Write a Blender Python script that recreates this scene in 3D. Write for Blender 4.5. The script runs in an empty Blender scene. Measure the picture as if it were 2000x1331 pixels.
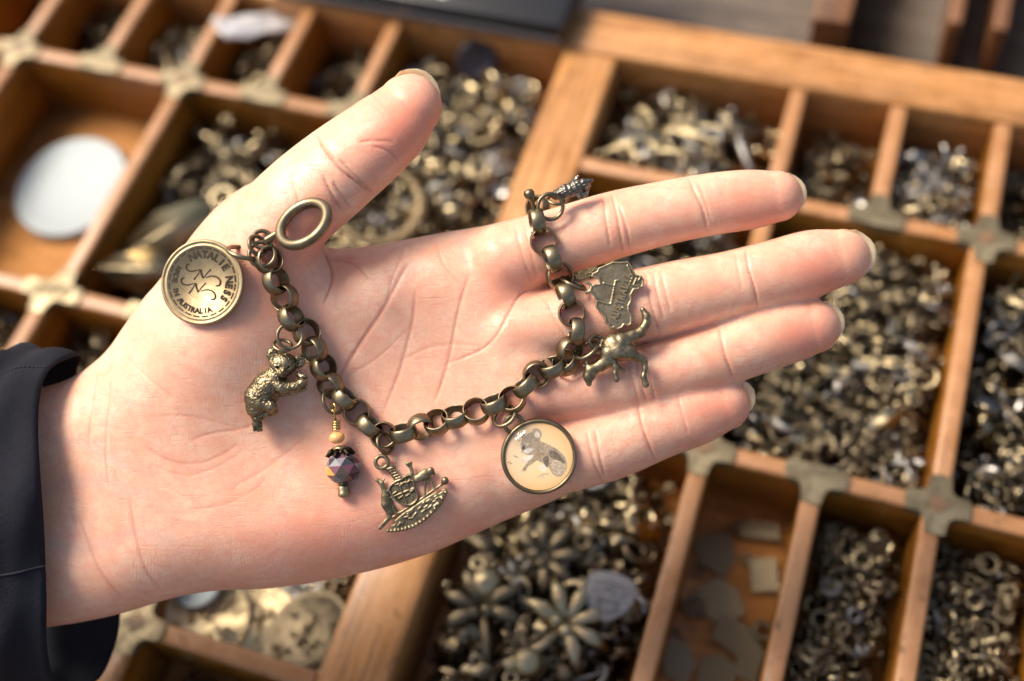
import bpy, bmesh, math, random
import numpy as np
from mathutils import Matrix, Vector
random.seed(7); RNG = np.random.default_rng(7)
sc = bpy.context.scene
# ------------------------------------------------------------------ camera
F = 2285.33                      # focal length in pixels of the 2000 px wide photograph
S = 0.001333                     # metres per working unit on the hand
D = 228.533                      # hand distance in working units
HT = 0.38                        # camera height above the tray's top
RC = Matrix(((0.94602998, -0.22136796, 0.23669284), (0.30828603, 0.83992825, -0.44663214), (-0.09993495, 0.49549649, 0.86284195)))
cam_d = bpy.data.cameras.new('camera'); cam = bpy.data.objects.new('camera', cam_d); sc.collection.objects.link(cam)
CAM = RC.to_4x4(); CAM.translation = Vector((0, 0, HT)); cam.matrix_world = CAM
cam_d.sensor_width = 36; cam_d.lens = 36 * F / 2000; cam_d.clip_start = .01; cam_d.clip_end = 100
cam_d.dof.use_dof = True; cam_d.dof.focus_distance = (D - 1.0) * S
cam_d.dof.aperture_fstop = cam_d.lens / 8.3
sc.camera = cam
HF = CAM @ Matrix.Translation((0, 0, -D * S))     # the hand's frame: x right, y up, z towards the viewer
# ------------------------------------------------------------------ light
Lc = Vector((-0.60, 0.64, 0.50)).normalized(); Lw = (RC @ Lc).normalized()
sun_el = math.asin(Lw.z); sun_az = math.atan2(Lw.x, Lw.y)
w = bpy.data.worlds.new("World"); sc.world = w; w.use_nodes = True
nt = w.node_tree; bg = nt.nodes['Background']
sky = nt.nodes.new('ShaderNodeTexSky'); sky.sky_type = 'NISHITA'; sky.sun_disc = False
sky.sun_elevation = sun_el; sky.sun_rotation = sun_az
sky.dust_density = 4.0; sky.air_density = 1.0; sky.ozone_density = 0.6
nt.links.new(sky.outputs[0], bg.inputs[0]); bg.inputs[1].default_value = 0.145
sd = bpy.data.lights.new('sun', 'SUN'); sd.energy = 3.9; sd.angle = math.radians(25); sd.color = (1, .95, .88)
so = bpy.data.objects.new('sun', sd); sc.collection.objects.link(so)
so.rotation_euler = Lw.to_track_quat('Z', 'Y').to_euler()
sc.view_settings.view_transform = 'Standard'; sc.view_settings.look = 'None'
sc.view_settings.exposure = 0.36; sc.view_settings.use_white_balance = True; sc.view_settings.white_balance_temperature = 7050; sc.view_settings.gamma = 1
sc.cycles.use_denoising = True; sc.cycles.max_bounces = 8; sc.cycles.transparent_max_bounces = 8
# ------------------------------------------------------------------ helpers
def link(o, parent=None):
    sc.collection.objects.link(o)
    if parent: o.parent = parent
    return o
def tag(o, label=None, cat=None, group=None, kind=None):
    if label: o['label'] = label
    if cat: o['category'] = cat
    if group: o['group'] = group
    if kind: o['kind'] = kind
    return o
def empty(name, mat=None, parent=None):
    o = bpy.data.objects.new(name, None); o.empty_display_size = .01
    if mat is not None: o.matrix_world = mat
    return link(o, parent)
def mesh_np(name, v, f, mats=(), smooth=True, fm=None):
    """v (n,3) array, f list or (m,k) array of faces"""
    me = bpy.data.meshes.new(name)
    if isinstance(f, np.ndarray):
        k = f.shape[1]; n = len(f)
        me.vertices.add(len(v)); me.vertices.foreach_set('co', np.asarray(v, np.float32).ravel())
        me.loops.add(n * k); me.loops.foreach_set('vertex_index', f.astype(np.int32).ravel())
        me.polygons.add(n); me.polygons.foreach_set('loop_start', np.arange(0, n * k, k, dtype=np.int32))
        me.polygons.foreach_set('loop_total', np.full(n, k, np.int32)); me.update(calc_edges=True)
    else:
        me.from_pydata([tuple(map(float, p)) for p in v], [], [tuple(q) for q in f]); me.update()
    for m in (mats if isinstance(mats, (list, tuple)) else [mats]): me.materials.append(m)
    if fm is not None: me.polygons.foreach_set('material_index', np.asarray(fm, np.int32))
    me.polygons.foreach_set('use_smooth', np.full(len(me.polygons), smooth)); me.update()
    return me
def ob(name, me, parent=None, mat=None):
    o = bpy.data.objects.new(name, me)
    link(o, parent)
    if mat is not None: o.matrix_local = mat
    return o
def join(parts):
    vs, fs, n = [], [], 0
    for v, f in parts:
        vs.append(np.asarray(v, float)); fs += [tuple(i + n for i in q) for q in f]; n += len(v)
    return np.vstack(vs), fs
def xf(vf, M):
    v = np.asarray(vf[0], float); A = np.array(M.to_4x4()); return v @ A[:3, :3].T + A[:3, 3], vf[1]
# ---- plain shapes: (verts, faces)
def lathe(prof, n=32, close=True, a0=0, a1=2 * math.pi):
    prof = np.array(prof, float); m = len(prof); v = []
    full = abs(a1 - a0 - 2 * math.pi) < 1e-6; k = n if full else n + 1
    for i in range(k):
        a = a0 + (a1 - a0) * i / n; v.append(np.c_[prof[:, 0] * math.cos(a), prof[:, 0] * math.sin(a), prof[:, 1]])
    f = []
    for i in range(n if full else k - 1):
        i2 = (i + 1) % k
        for j in range(m if close else m - 1):
            j2 = (j + 1) % m; f.append((i * m + j, i2 * m + j, i2 * m + j2, i * m + j2))
    return np.vstack(v), f
def torus(R, r, n=28, m=10):
    return lathe([(R + r * math.cos(-t), r * math.sin(-t)) for t in np.linspace(0, 2 * math.pi, m, endpoint=False)][::-1], n)
def tube(pts, rad, m=8, caps=True):
    pts = np.array(pts, float); n = len(pts); rad = np.broadcast_to(np.array(rad, float), (n,)).copy()
    T = np.gradient(pts, axis=0); T /= np.linalg.norm(T, axis=1)[:, None] + 1e-12
    up = np.array([0, 0, 1.]) if abs(T[0, 2]) < .9 else np.array([1., 0, 0]); v = []
    for i in range(n):
        s = np.cross(T[i], up); s /= np.linalg.norm(s) + 1e-12; up = np.cross(s, T[i])
        a = np.linspace(0, 2 * math.pi, m, endpoint=False)
        v.append(pts[i] + rad[i] * (np.cos(a)[:, None] * s + np.sin(a)[:, None] * up))
    f = [(i * m + j, i * m + (j + 1) % m, (i + 1) * m + (j + 1) % m, (i + 1) * m + j) for i in range(n - 1) for j in range(m)]
    v = np.vstack(v)
    if caps:
        f += [tuple(range(m))[::-1], tuple((n - 1) * m + j for j in range(m))]
    return v, f
def sphere(r=1, n=12, m=7, c=(0, 0, 0), sc_=(1, 1, 1)):
    pr = [(max(1e-4, r * math.sin(t)), -r * math.cos(t)) for t in np.linspace(0, math.pi, m)]
    v, f = lathe(pr, n, close=False); return v * np.array(sc_) + np.array(c), f
def plate(poly, z0, z1, bev=.0):
    """extruded outline with bevelled upper edge"""
    p = np.array(poly, float)
    if (np.roll(p[:, 0], -1) * p[:, 1] - p[:, 0] * np.roll(p[:, 1], -1)).sum() > 0: p = p[::-1]
    n = len(p); c = p.mean(0)
    t = np.roll(p, -1, 0) - np.roll(p, 1, 0); t /= np.linalg.norm(t, axis=1)[:, None] + 1e-12
    q = p + np.c_[t[:, 1], -t[:, 0]] * bev
    rings = [np.c_[p, np.full(n, z0)], np.c_[p, np.full(n, z1 - bev)], np.c_[q, np.full(n, z1)]] if bev else [np.c_[p, np.full(n, z0)], np.c_[p, np.full(n, z1)]]
    f = []
    for k in range(len(rings) - 1):
        f += [(k * n + (i + 1) % n, k * n + i, (k + 1) * n + i, (k + 1) * n + (i + 1) % n) for i in range(n)]
    m = (len(rings) - 1) * n
    f += [tuple(range(n)), tuple(m + i for i in range(n))[::-1]]
    return np.vstack(rings), f
def box(x0, x1, y0, y1, z0, z1, b=0.0):
    bm = bmesh.new(); bmesh.ops.create_cube(bm, size=1)
    for v in bm.verts: v.co = Vector(((x0 + x1) / 2 + v.co.x * (x1 - x0), (y0 + y1) / 2 + v.co.y * (y1 - y0), (z0 + z1) / 2 + v.co.z * (z1 - z0)))
    if b: bmesh.ops.bevel(bm, geom=bm.edges[:], offset=b, segments=3, profile=.5, affect='EDGES')
    r = np.array([v.co[:] for v in bm.verts]), [tuple(v.index for v in fc.verts) for fc in bm.faces]
    bm.free(); return r
def chaikin(p, n=2, closed=True):
    p = np.array(p, float)
    for _ in range(n):
        q = np.roll(p, -1, 0) if closed else p[1:]; a = p if closed else p[:-1]
        r = np.empty((len(a) * 2, p.shape[1])); r[0::2] = .75 * a + .25 * q; r[1::2] = .25 * a + .75 * q
        p = r if closed else np.vstack([p[:1], r, p[-1:]])
    return p
def resamp(p, n):
    p = np.array(p, float); s = np.r_[0, np.cumsum(np.linalg.norm(np.diff(p[:, :2], axis=0), axis=1))]
    t = np.linspace(0, s[-1], n); m = np.zeros_like(p)
    # monotone-ish cubic through the stations
    q = np.empty((n, p.shape[1])); g = np.gradient(p, s, axis=0)
    k = np.clip(np.searchsorted(s, t, side='right') - 1, 0, len(s) - 2); h = (s[k + 1] - s[k]); u = ((t - s[k]) / h)[:, None]; h = h[:, None]
    return (2*u**3-3*u**2+1)*p[k] + (u**3-2*u**2+u)*h*g[k] + (-2*u**3+3*u**2)*p[k+1] + (u**3-u**2)*h*g[k+1]
# ---- distance fields and surface nets
def smin(a, b, k):
    h = np.maximum(k - np.abs(a - b), 0) / k
    return np.minimum(a, b) - h * h * k * .25
def segdist(X, Y, P, closed=False):
    """distance, arc parameter index and side to a polyline"""
    P = np.asarray(P, float); Q = np.roll(P, -1, 0) if closed else P[1:]; A = P if closed else P[:-1]
    d = np.full(X.shape, 1e9, np.float32); t = np.zeros(X.shape, np.float32); sgn = np.zeros(X.shape, np.float32)
    for i, (a, b) in enumerate(zip(A, Q)):
        e = b[:2] - a[:2]; L = e @ e + 1e-12; px = X - a[0]; py = Y - a[1]
        u = np.clip((px * e[0] + py * e[1]) / L, 0, 1); dd = (px - u * e[0])**2 + (py - u * e[1])**2
        m = dd < d; d[m] = dd[m]; t[m] = (i + u)[m]; sgn[m] = np.sign(e[0] * py - e[1] * px)[m]
    return np.sqrt(d), t, sgn
def inside(X, Y, P):
    c = np.zeros(X.shape, bool); Q = np.roll(P, -1, 0)
    for a, b in zip(P, Q):
        if a[1] == b[1]: continue
        c ^= ((a[1] > Y) != (b[1] > Y)) & (X < (b[0] - a[0]) * (Y - a[1]) / (b[1] - a[1]) + a[0])
    return c
def polysd(X, Y, P):
    d = segdist(X, Y, P, True)[0]; return np.where(inside(X, Y, np.asarray(P, float)), d, -d)     # positive inside
def nets(Fv, org, h):
    Fv = Fv.astype(np.float32); ins = Fv < 0; nx, ny, nz = Fv.shape
    cnt = np.zeros((nx - 1, ny - 1, nz - 1), np.uint8)
    for i in (0, 1):
        for j in (0, 1):
            for k in (0, 1): cnt += ins[i:nx - 1 + i, j:ny - 1 + j, k:nz - 1 + k]
    cells = np.argwhere((cnt > 0) & (cnt < 8)); idx = np.full(cnt.shape, -1, np.int32); idx[tuple(cells.T)] = np.arange(len(cells))
    acc = np.zeros((len(cells), 3), np.float32); num = np.zeros(len(cells), np.float32)
    val = {}
    for i in (0, 1):
        for j in (0, 1):
            for k in (0, 1): val[i, j, k] = Fv[cells[:, 0] + i, cells[:, 1] + j, cells[:, 2] + k]
    for a in val:
        for ax in range(3):
            if a[ax] == 0:
                b = tuple(1 if q == ax else a[q] for q in range(3)); va, vb = val[a], val[b]; m = (va < 0) != (vb < 0)
                t = va[m] / (va[m] - vb[m]); p = np.tile(np.array(a, np.float32), (m.sum(), 1)); p[:, ax] += t
                acc[m] += p; num[m] += 1
    v = (cells + acc / num[:, None]) * h + np.array(org)
    fs = []
    for ax in range(3):
        sl0 = [slice(None)] * 3; sl1 = [slice(None)] * 3; sl0[ax] = slice(0, -1); sl1[ax] = slice(1, None)
        A = ins[tuple(sl0)]; B = ins[tuple(sl1)]; e = np.argwhere(A != B); s = A[tuple(e.T)]
        o1, o2 = [(1, 2), (2, 0), (0, 1)][ax]
        ok = (e[:, o1] > 0) & (e[:, o2] > 0) & (e[:, o1] < Fv.shape[o1] - 1) & (e[:, o2] < Fv.shape[o2] - 1); e = e[ok]; s = s[ok]
        q = []
        for d1, d2 in ((-1, -1), (0, -1), (0, 0), (-1, 0)):
            c = e.copy(); c[:, o1] += d1; c[:, o2] += d2; q.append(idx[tuple(c.T)])
        q = np.stack(q, 1); q[~s] = q[~s][:, ::-1]; fs.append(q)
    return v, np.vstack(fs)
class Field:
    """small sculpting field in working units"""
    def __init__(s, lo, hi, h):
        s.h = h; s.lo = np.array(lo, float); ax = [np.arange(lo[i], hi[i] + h, h, dtype=np.float32) for i in range(3)]
        s.X, s.Y, s.Z = np.meshgrid(*ax, indexing='ij'); s.F = np.full(s.X.shape, 9., np.float32)
    def add(s, d, k=.3): s.F = smin(s.F, d, k) if k > 0 else np.minimum(s.F, d)
    def cut(s, d, k=.1): s.F = -smin(-s.F, d, k)
    def cap(s, a, b, ra, rb=None, fl=1.):
        rb = ra if rb is None else rb; a = np.array(a, float); b = np.array(b, float); e = b - a
        px, py, pz = s.X - a[0], s.Y - a[1], s.Z - a[2]; u = np.clip((px*e[0]+py*e[1]+pz*e[2]) / (e @ e + 1e-9), 0, 1)
        return np.sqrt((px-u*e[0])**2 + (py-u*e[1])**2 + ((pz-u*e[2]) / fl)**2) - (ra + (rb - ra) * u)
    def chain(s, pts, k=.2, fl=1.):
        d = None
        for a, b in zip(pts[:-1], pts[1:]):
            c = s.cap(a[:3], b[:3], a[3], b[3], fl); d = c if d is None else smin(d, c, k)
        return d
    def ell(s, c, r, ang=0):
        ca, sa = math.cos(ang), math.sin(ang); x = s.X - c[0]; y = s.Y - c[1]
        return (np.sqrt(((x*ca+y*sa)/r[0])**2 + ((-x*sa+y*ca)/r[1])**2 + ((s.Z-c[2])/r[2])**2) - 1) * min(r)
    def poly(s, P, z0, z1, r=.2, off=0.):
        d2 = off - polysd(s.X[:, :, 0], s.Y[:, :, 0], P)[:, :, None]; dz = np.abs(s.Z - (z0 + z1) / 2) - (z1 - z0) / 2
        a = d2 + r; b = dz + r; return np.minimum(np.maximum(a, b), 0) + np.sqrt(np.maximum(a, 0)**2 + np.maximum(b, 0)**2) - r
    def ring(s, c, R, r, nrm=(0, 0, 1)):
        n = np.array(nrm, float); n /= np.linalg.norm(n); px, py, pz = s.X - c[0], s.Y - c[1], s.Z - c[2]; t = px*n[0]+py*n[1]+pz*n[2]
        q = np.sqrt(np.maximum(px**2+py**2+pz**2 - t*t, 0)) - R; return np.sqrt(q*q + t*t) - r
    def mesh(s): return nets(s.F, s.lo, s.h)
# ------------------------------------------------------------------ materials
def mat(name, col=(.5, .5, .5), rough=.5, metal=0., **kw):
    m = bpy.data.materials.new(name); m.use_nodes = True; b = m.node_tree.nodes['Principled BSDF']
    b.inputs['Base Color'].default_value = (*col, 1); b.inputs['Roughness'].default_value = rough; b.inputs['Metallic'].default_value = metal
    for k, v in kw.items(): b.inputs[k].default_value = v
    return m, m.node_tree, b
def N(nt, t, **kw):
    n = nt.nodes.new(t)
    for k, v in kw.items():
        if k.startswith('i_'): n.inputs[k[2:].replace('_', ' ')].default_value = v
        else: setattr(n, k, v)
    return n
def coords(nt, scale=(1, 1, 1), kind='Object', rot=(0, 0, 0)):
    t = N(nt, 'ShaderNodeTexCoord'); mp = N(nt, 'ShaderNodeMapping'); mp.inputs['Scale'].default_value = scale; mp.inputs['Rotation'].default_value = rot
    nt.links.new(t.outputs[kind], mp.inputs[0]); return mp.outputs[0]
def noise(nt, vec, scale, det=4, rough=.55, dist=0):
    n = N(nt, 'ShaderNodeTexNoise'); n.inputs['Scale'].default_value = scale; n.inputs['Detail'].default_value = det
    n.inputs['Roughness'].default_value = rough; n.inputs['Distortion'].default_value = dist; nt.links.new(vec, n.inputs['Vector']); return n.outputs[0]
def ramp(nt, fac, stops):
    r = N(nt, 'ShaderNodeValToRGB'); e = r.color_ramp.elements
    while len(e) > 1: e.remove(e[-1])
    for i, (p, c) in enumerate(stops):
        x = e[0] if i == 0 else e.new(p); x.position = p; x.color = (*c, 1) if len(c) == 3 else c
    nt.links.new(fac, r.inputs[0]); return r.outputs[0]
def mixc(nt, f, a, b, mode='MIX'):
    m = N(nt, 'ShaderNodeMix', data_type='RGBA', blend_type=mode)
    for s_, v in ((0, f), (6, a), (7, b)):
        if isinstance(v, (int, float, tuple)): m.inputs[s_].default_value = v
        else: nt.links.new(v, m.inputs[s_])
    return m.outputs[2]
def math_(nt, op, a, b=0., c=None):
    m = N(nt, 'ShaderNodeMath', operation=op)
    for i, v in enumerate((a, b) if c is None else (a, b, c)):
        if isinstance(v, (int, float)): m.inputs[i].default_value = v
        else: nt.links.new(v, m.inputs[i])
    return m.outputs[0]
def bump(nt, b, h, dist, strength=1.):
    n = N(nt, 'ShaderNodeBump'); n.inputs['Distance'].default_value = dist; n.inputs['Strength'].default_value = strength
    nt.links.new(h, n.inputs['Height']); nt.links.new(n.outputs[0], b.inputs['Normal'])
def wood(name, dark, mid, light, rough=.38, worn=None):
    m, nt, b = mat(name, rough=rough); info = N(nt, 'ShaderNodeObjectInfo')
    t = N(nt, 'ShaderNodeTexCoord'); ad = N(nt, 'ShaderNodeVectorMath', operation='ADD'); nt.links.new(t.outputs['Object'], ad.inputs[0])
    cb = N(nt, 'ShaderNodeCombineXYZ'); nt.links.new(math_(nt, 'MULTIPLY', info.outputs['Random'], 3.), cb.inputs[0]); nt.links.new(math_(nt, 'MULTIPLY', info.outputs['Random'], 1.7), cb.inputs[1]); nt.links.new(cb.outputs[0], ad.inputs[1])
    mp = N(nt, 'ShaderNodeMapping'); mp.inputs['Scale'].default_value = (14, 190, 190); nt.links.new(ad.outputs[0], mp.inputs[0])
    g = noise(nt, mp.outputs[0], 1.0, 6, .7, .9); bl = noise(nt, ad.outputs[0], 70, 5, .65)
    c = ramp(nt, g, [(.36, tuple(x * .6 for x in dark)), (.47, dark), (.55, mid), (.68, light)])
    c = mixc(nt, ramp(nt, bl, [(.35, (0, 0, 0)), (.7, (.4, .4, .4))]), c, (*light, 1))
    if worn:
        sp = N(nt, 'ShaderNodeSeparateXYZ'); nt.links.new(t.outputs['Object'], sp.inputs[0])
        wz = math_(nt, 'MULTIPLY', math_(nt, 'ADD', sp.outputs[2], .0032), 420.); wz.node.use_clamp = True
        wz = math_(nt, 'MULTIPLY', wz, ramp(nt, bl, [(.25, (.35,) * 3), (.6, (.95,) * 3)])); c = mixc(nt, wz, c, (*worn, 1))
    nt.links.new(c, b.inputs['Base Color']); nt.links.new(ramp(nt, bl, [(.3, (rough - .1,) * 3), (.7, (rough + .18,) * 3)]), b.inputs['Roughness'])
    c = mixc(nt, ramp(nt, noise(nt, ad.outputs[0], 210, 4), [(.60, (0, 0, 0)), (.70, (.7, .7, .7))]), c, tuple(x * .4 for x in dark) + (1,)); nt.links.new(c, b.inputs['Base Color']); bump(nt, b, math_(nt, 'ADD', g, math_(nt, 'MULTIPLY', bl, 1.5)), .0007, .7); b.inputs['Coat Weight'].default_value = .25; b.inputs['Coat Roughness'].default_value = .3
    return m
M = {}
M['wood'] = wood('varnished_wood', (.19, .062, .004), (.30, .108, .008), (.42, .17, .02), .38, (.42, .20, .085))
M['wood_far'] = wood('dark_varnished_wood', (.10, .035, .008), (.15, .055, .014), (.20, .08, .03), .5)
M['wood_bar'] = wood('worn_wood', (.33, .135, .032), (.47, .205, .058), (.56, .28, .11), .42)
M['wood_floor'] = wood('tray_floor_wood', (.30, .115, .022), (.40, .165, .036), (.48, .22, .065), .6)
M['table'] = wood('grey_table_wood', (.07, .048, .034), (.11, .078, .055), (.15, .11, .08), .6)
def metal(name, hi, lo, rough=.34, mscale=900., bumpd=.00006, pt=True, dirt=.5, met=1.0):
    m, nt, b = mat(name, rough=rough, metal=met); v = coords(nt)
    n = noise(nt, v, mscale, 3); n2 = noise(nt, v, mscale * .2, 3)
    c = ramp(nt, n2, [(.3, lo), (.62, hi)])
    c = mixc(nt, ramp(nt, n, [(.35, (dirt,) * 3), (.6, (0, 0, 0))]), c, tuple(x * .35 for x in lo) + (1,))
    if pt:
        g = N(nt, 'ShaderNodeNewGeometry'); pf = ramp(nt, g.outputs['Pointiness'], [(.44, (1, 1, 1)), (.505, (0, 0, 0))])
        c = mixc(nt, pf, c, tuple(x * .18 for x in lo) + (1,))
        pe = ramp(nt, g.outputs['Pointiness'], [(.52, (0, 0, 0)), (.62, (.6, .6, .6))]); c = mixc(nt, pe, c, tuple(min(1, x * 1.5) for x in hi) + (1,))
    nt.links.new(c, b.inputs['Base Color']); nt.links.new(ramp(nt, n, [(.3, (rough + .12,) * 3), (.7, (rough - .06,) * 3)]), b.inputs['Roughness'])
    bump(nt, b, n, bumpd, .7); return m
M['chain'] = metal('antique_brass', (.30, .24, .15), (.17, .13, .08), .37, 700, .00003, pt=False, dirt=.25)
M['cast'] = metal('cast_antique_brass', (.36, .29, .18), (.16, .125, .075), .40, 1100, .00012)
M['coinm'] = metal('pale_antique_brass', (.43, .33, .195), (.33, .25, .145), .5, 1300, .00003, pt=False, dirt=.12)
M['engrave'], _, _ = mat('dark_patina', (.035, .022, .012), .9, 0.)
M['gold'] = metal('bright_brass', (.75, .55, .22), (.55, .38, .13), .22, 600, .00002, pt=False, dirt=.1)
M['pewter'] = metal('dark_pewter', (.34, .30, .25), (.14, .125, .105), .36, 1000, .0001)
M['p_bronze'] = metal('dull_bronze', (.30, .24, .155), (.085, .066, .042), .22, 350, .0001, pt=False, dirt=.6)
M['p_brass'] = metal('old_brass', (.66, .54, .34), (.20, .155, .085), .17, 300, .0001, pt=False, dirt=.4)
M['p_pewter'] = metal('old_pewter', (.38, .36, .34), (.12, .11, .10), .26, 300, .0001, pt=False, dirt=.5)
M['bracket'] = metal('tarnished_zinc', (.33, .265, .16), (.13, .10, .055), .42, 220, .0003, pt=False, dirt=.5, met=.6)
# ------------------------------------------------------------------ the tray
ZT = 0.0; DEP = .034
def TX(x): return x * HT
GROUND = -.052
tb = ob('table', mesh_np('table', *box(-3, 3, -3, 3, GROUND - .03, GROUND), M['table'], False)); tag(tb, kind='structure')
tray = empty('type_case', Matrix.Translation((0, 0, ZT)))
tag(tray, 'old varnished wooden type case with metal-cornered compartments full of charms', 'tray')
def piece(name, x0, x1, y0, y1, z0, z1, m, b=.0014, along=None, parent=tray, label=None):
    along = along or ('x' if (x1 - x0) >= (y1 - y0) else 'y'); cx, cy = (x0 + x1) / 2, (y0 + y1) / 2
    hx, hy = (x1 - x0) / 2, (y1 - y0) / 2
    if along == 'y': hx, hy = hy, hx
    o = ob(name, mesh_np(name, *box(-hx, hx, -hy, hy, z0, z1, b), m, True), parent)
    o.location = (cx, cy, 0); o.rotation_euler.z = math.pi / 2 if along == 'y' else 0
    if label: o['label'] = label
    return o
XL, XR, YT, YB = TX(-1.21), TX(.46), TX(.9025), TX(-.16)
bx0, bx1 = TX(-.335), TX(-.272)
piece('tray_floor', XL - .01, XR + .01, YB - .02, YT + .01, -DEP - .004, -DEP, M['wood_floor'], 0)
rim_top = TX(.966)
piece('rim', XL - .02, XR + .02, YT, rim_top, -DEP - .006, 0.0006, M['wood_bar'], .0018)
piece('rim', XL - .02, XL, YB, YT - .0003, -DEP - .006, .0006, M['wood_bar'], .0018)
piece('rim', XR, XR + .02, YB, YT - .0003, -DEP - .006, .0006, M['wood_bar'], .0018)
piece('rim', XL - .02, XR + .02, YB - .02, YB - .0003, -DEP - .006, .0006, M['wood_bar'], .0018)
piece('centre_bar', bx0, bx1, YB, YT - .0004, -DEP, .0003, M['wood_bar'], .0018, label='wide worn wooden bar between the two halves of the case')
TW = .0066; hw = TW / 2
rowsL = [.755, .45, .152]; rowsR = [.749, .455, .155]
for r in rowsL: piece('divider', XL + .0003, TX(-.545) + hw if r == .755 else bx0 - .0003, TX(r) - hw, TX(r) + hw, -DEP, -.0004, M['wood'])
for r in rowsR: piece('divider', bx1 + .0003, XR - .0003, TX(r) - hw, TX(r) + hw, -DEP, -.0004, M['wood'])
def vdiv(x, ya, yb):
    piece('divider', TX(x) - hw, TX(x) + hw, TX(ya) + (hw if abs(ya + .16) > .01 else 0) + .0002, TX(yb) - (hw if yb < .9 else 0) - .0003, -DEP, -.0001, M['wood'])
VL = {(.755, .9025): [-1.1, -.991, -.875, -.763, -.657, -.545], (.45, .755): [-1.1, -.991, -.763, -.545], (.152, .45): [-.99, -.88, -.775, -.65, -.5135], (-.16, .152): [-.80, -.657, -.5135]}
VR = {(.749, .9025): [-.066, .041, .148, .252, .357], (.455, .749): [-.066, .1435, .357], (.155, .455): [-.066, .037, .140, .247, .357], (-.16, .155): [-.066, .14]}
for V in (VL, VR):
    for (ya, yb), xs in V.items():
        for x in xs: vdiv(x, ya, yb)
# metal corner brackets: a flat cross with hollow corners over each crossing
def bracket_mesh(arms):
    a = .0102; w_ = hw + .0002; g = .0034; P = []
    dirs = [(1, 0), (0, 1), (-1, 0), (0, -1)]
    for i, (dx, dy) in enumerate(dirs):
        nx, ny = -dy, dx
        if arms[i]:
            P += [(dx*a - nx*w_*.9, dy*a - ny*w_*.9), (dx*(a+.0006), dy*(a+.0006)), (dx*a + nx*w_*.9, dy*a + ny*w_*.9)]
            tail = (dx*(w_+g) + nx*w_, dy*(w_+g) + ny*w_)
        else: tail = None
        j = (i + 1) % 4
        if arms[i] and arms[j]:
            ex, ey = dirs[j]; c = (dx*(w_+g) + ex*(w_+g), dy*(w_+g) + ey*(w_+g))
            for t in np.linspace(0, 1, 6):
                an = t * math.pi / 2; P.append((c[0] - ex*g*math.cos(an) - dx*g*math.sin(an), c[1] - ey*g*math.cos(an) - dy*g*math.sin(an)))
        elif arms[i]: P.append((nx*w_ + dx*w_*0, ny*w_ + dy*w_*0))
        elif arms[j]: ex, ey = dirs[j]; P.append((dx*w_, dy*w_))
    v, f = plate(P, -.0040, .0007, .0003); k = len(f)
    q = .0036; v2, f2 = plate([(q, 0), (0, q), (-q, 0), (0, -q)], .0005, .0011, .0001)
    if sum(arms) == 4:
        vv, ff = join([(v, f), (v2, f2)]); return mesh_np('corner_bracket', vv, ff, [M['bracket'], M['table2']], False, [0] * k + [1] * len(f2))
    return mesh_np('corner_bracket', v, f, [M['bracket']], False)
M['table2'] = wood('bare_wood', (.15, .075, .03), (.22, .12, .055), (.28, .17, .09), .6)
bm_cache = {}
def brackets(V, rows, x_lo, x_hi):
    for r in rows:
        xs = set()
        for (ya, yb), L in V.items():
            for x in L:
                if abs(ya - r) < .01: xs.add((x, 1))
                if abs(yb - r) < .01: xs.add((x, 3))
        for x in sorted({round(x, 3) for x, _ in xs}):
            up = any(abs(x - a) < .012 and k == 1 for a, k in xs); dn = any(abs(x - a) < .012 and k == 3 for a, k in xs)
            if up and dn and any(abs(a - x) < .012 and a > x + .0005 for a, _ in xs): continue
            key = (1, int(up), 1, int(dn))
            if key not in bm_cache: bm_cache[key] = bracket_mesh(key)
            o = ob('corner_bracket', bm_cache[key], tray); o.location = (TX(x), TX(r), 0); o.rotation_euler.z = random.uniform(-.03, .03)
brackets(VL, rowsL, XL, bx0); brackets(VR, rowsR, bx1, XR)
# ------------------------------------------------------------------ beyond the tray
def pix(px, py, z):
    """the point of the horizontal plane z seen at a pixel of the photograph"""
    d = RC @ Vector(((px - 1000) / F, -(py - 665.5) / F, -1)); t = (z - HT) / d.z
    return Vector((0, 0, HT)) + d * t
c2 = empty('second_case', Matrix.Translation((0, 0, 0))); tag(c2, 'second wooden type case with dark compartments, behind the charm tray', 'tray')
ya = rim_top + .026; a = pix(1625, 40, -.02).x
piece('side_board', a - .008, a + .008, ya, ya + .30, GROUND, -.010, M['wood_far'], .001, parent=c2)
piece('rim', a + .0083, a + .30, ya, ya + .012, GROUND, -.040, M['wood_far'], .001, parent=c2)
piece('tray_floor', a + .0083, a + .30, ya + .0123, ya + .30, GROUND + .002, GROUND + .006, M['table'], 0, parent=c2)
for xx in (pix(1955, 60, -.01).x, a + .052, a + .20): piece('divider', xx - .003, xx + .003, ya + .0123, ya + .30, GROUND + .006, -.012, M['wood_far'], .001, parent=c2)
M['black'], bnt, _ = mat('black_plastic', (.012, .012, .014), .28)
M['greyedge'], _, _ = mat('grey_edge', (.18, .18, .19), .35); M['white'], _, _ = mat('white_print', (.75, .75, .74), .5)
cr = pix(1100, 62, .012); dx = (pix(700, -8, .012) - cr); dx.z = 0; L_ = dx.length * 1.5; dxn = dx.normalized(); ang = math.atan2(dxn.y, dxn.x)
bx = empty('card_reader', Matrix.Translation((cr.x, cr.y, .0008)) @ Matrix.Rotation(ang, 4, 'Z')); tag(bx, 'flat black plastic box with grey edge lying on the tray rim', 'box')
ob('body', mesh_np('body', *box(0, L_, -.10, 0, 0, .013, .003), M['black']), bx)
ob('edge_band', mesh_np('edge_band', *box(.002, L_ - .002, -.0004, .0005, .0035, .0065, .0003), M['greyedge']), bx)
lg = join([box(.056 + .0065 * i, .0602 + .0065 * i, -.022 - .003 * (i % 2), -.006, .013, .0133) for i in range(6)])
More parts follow.
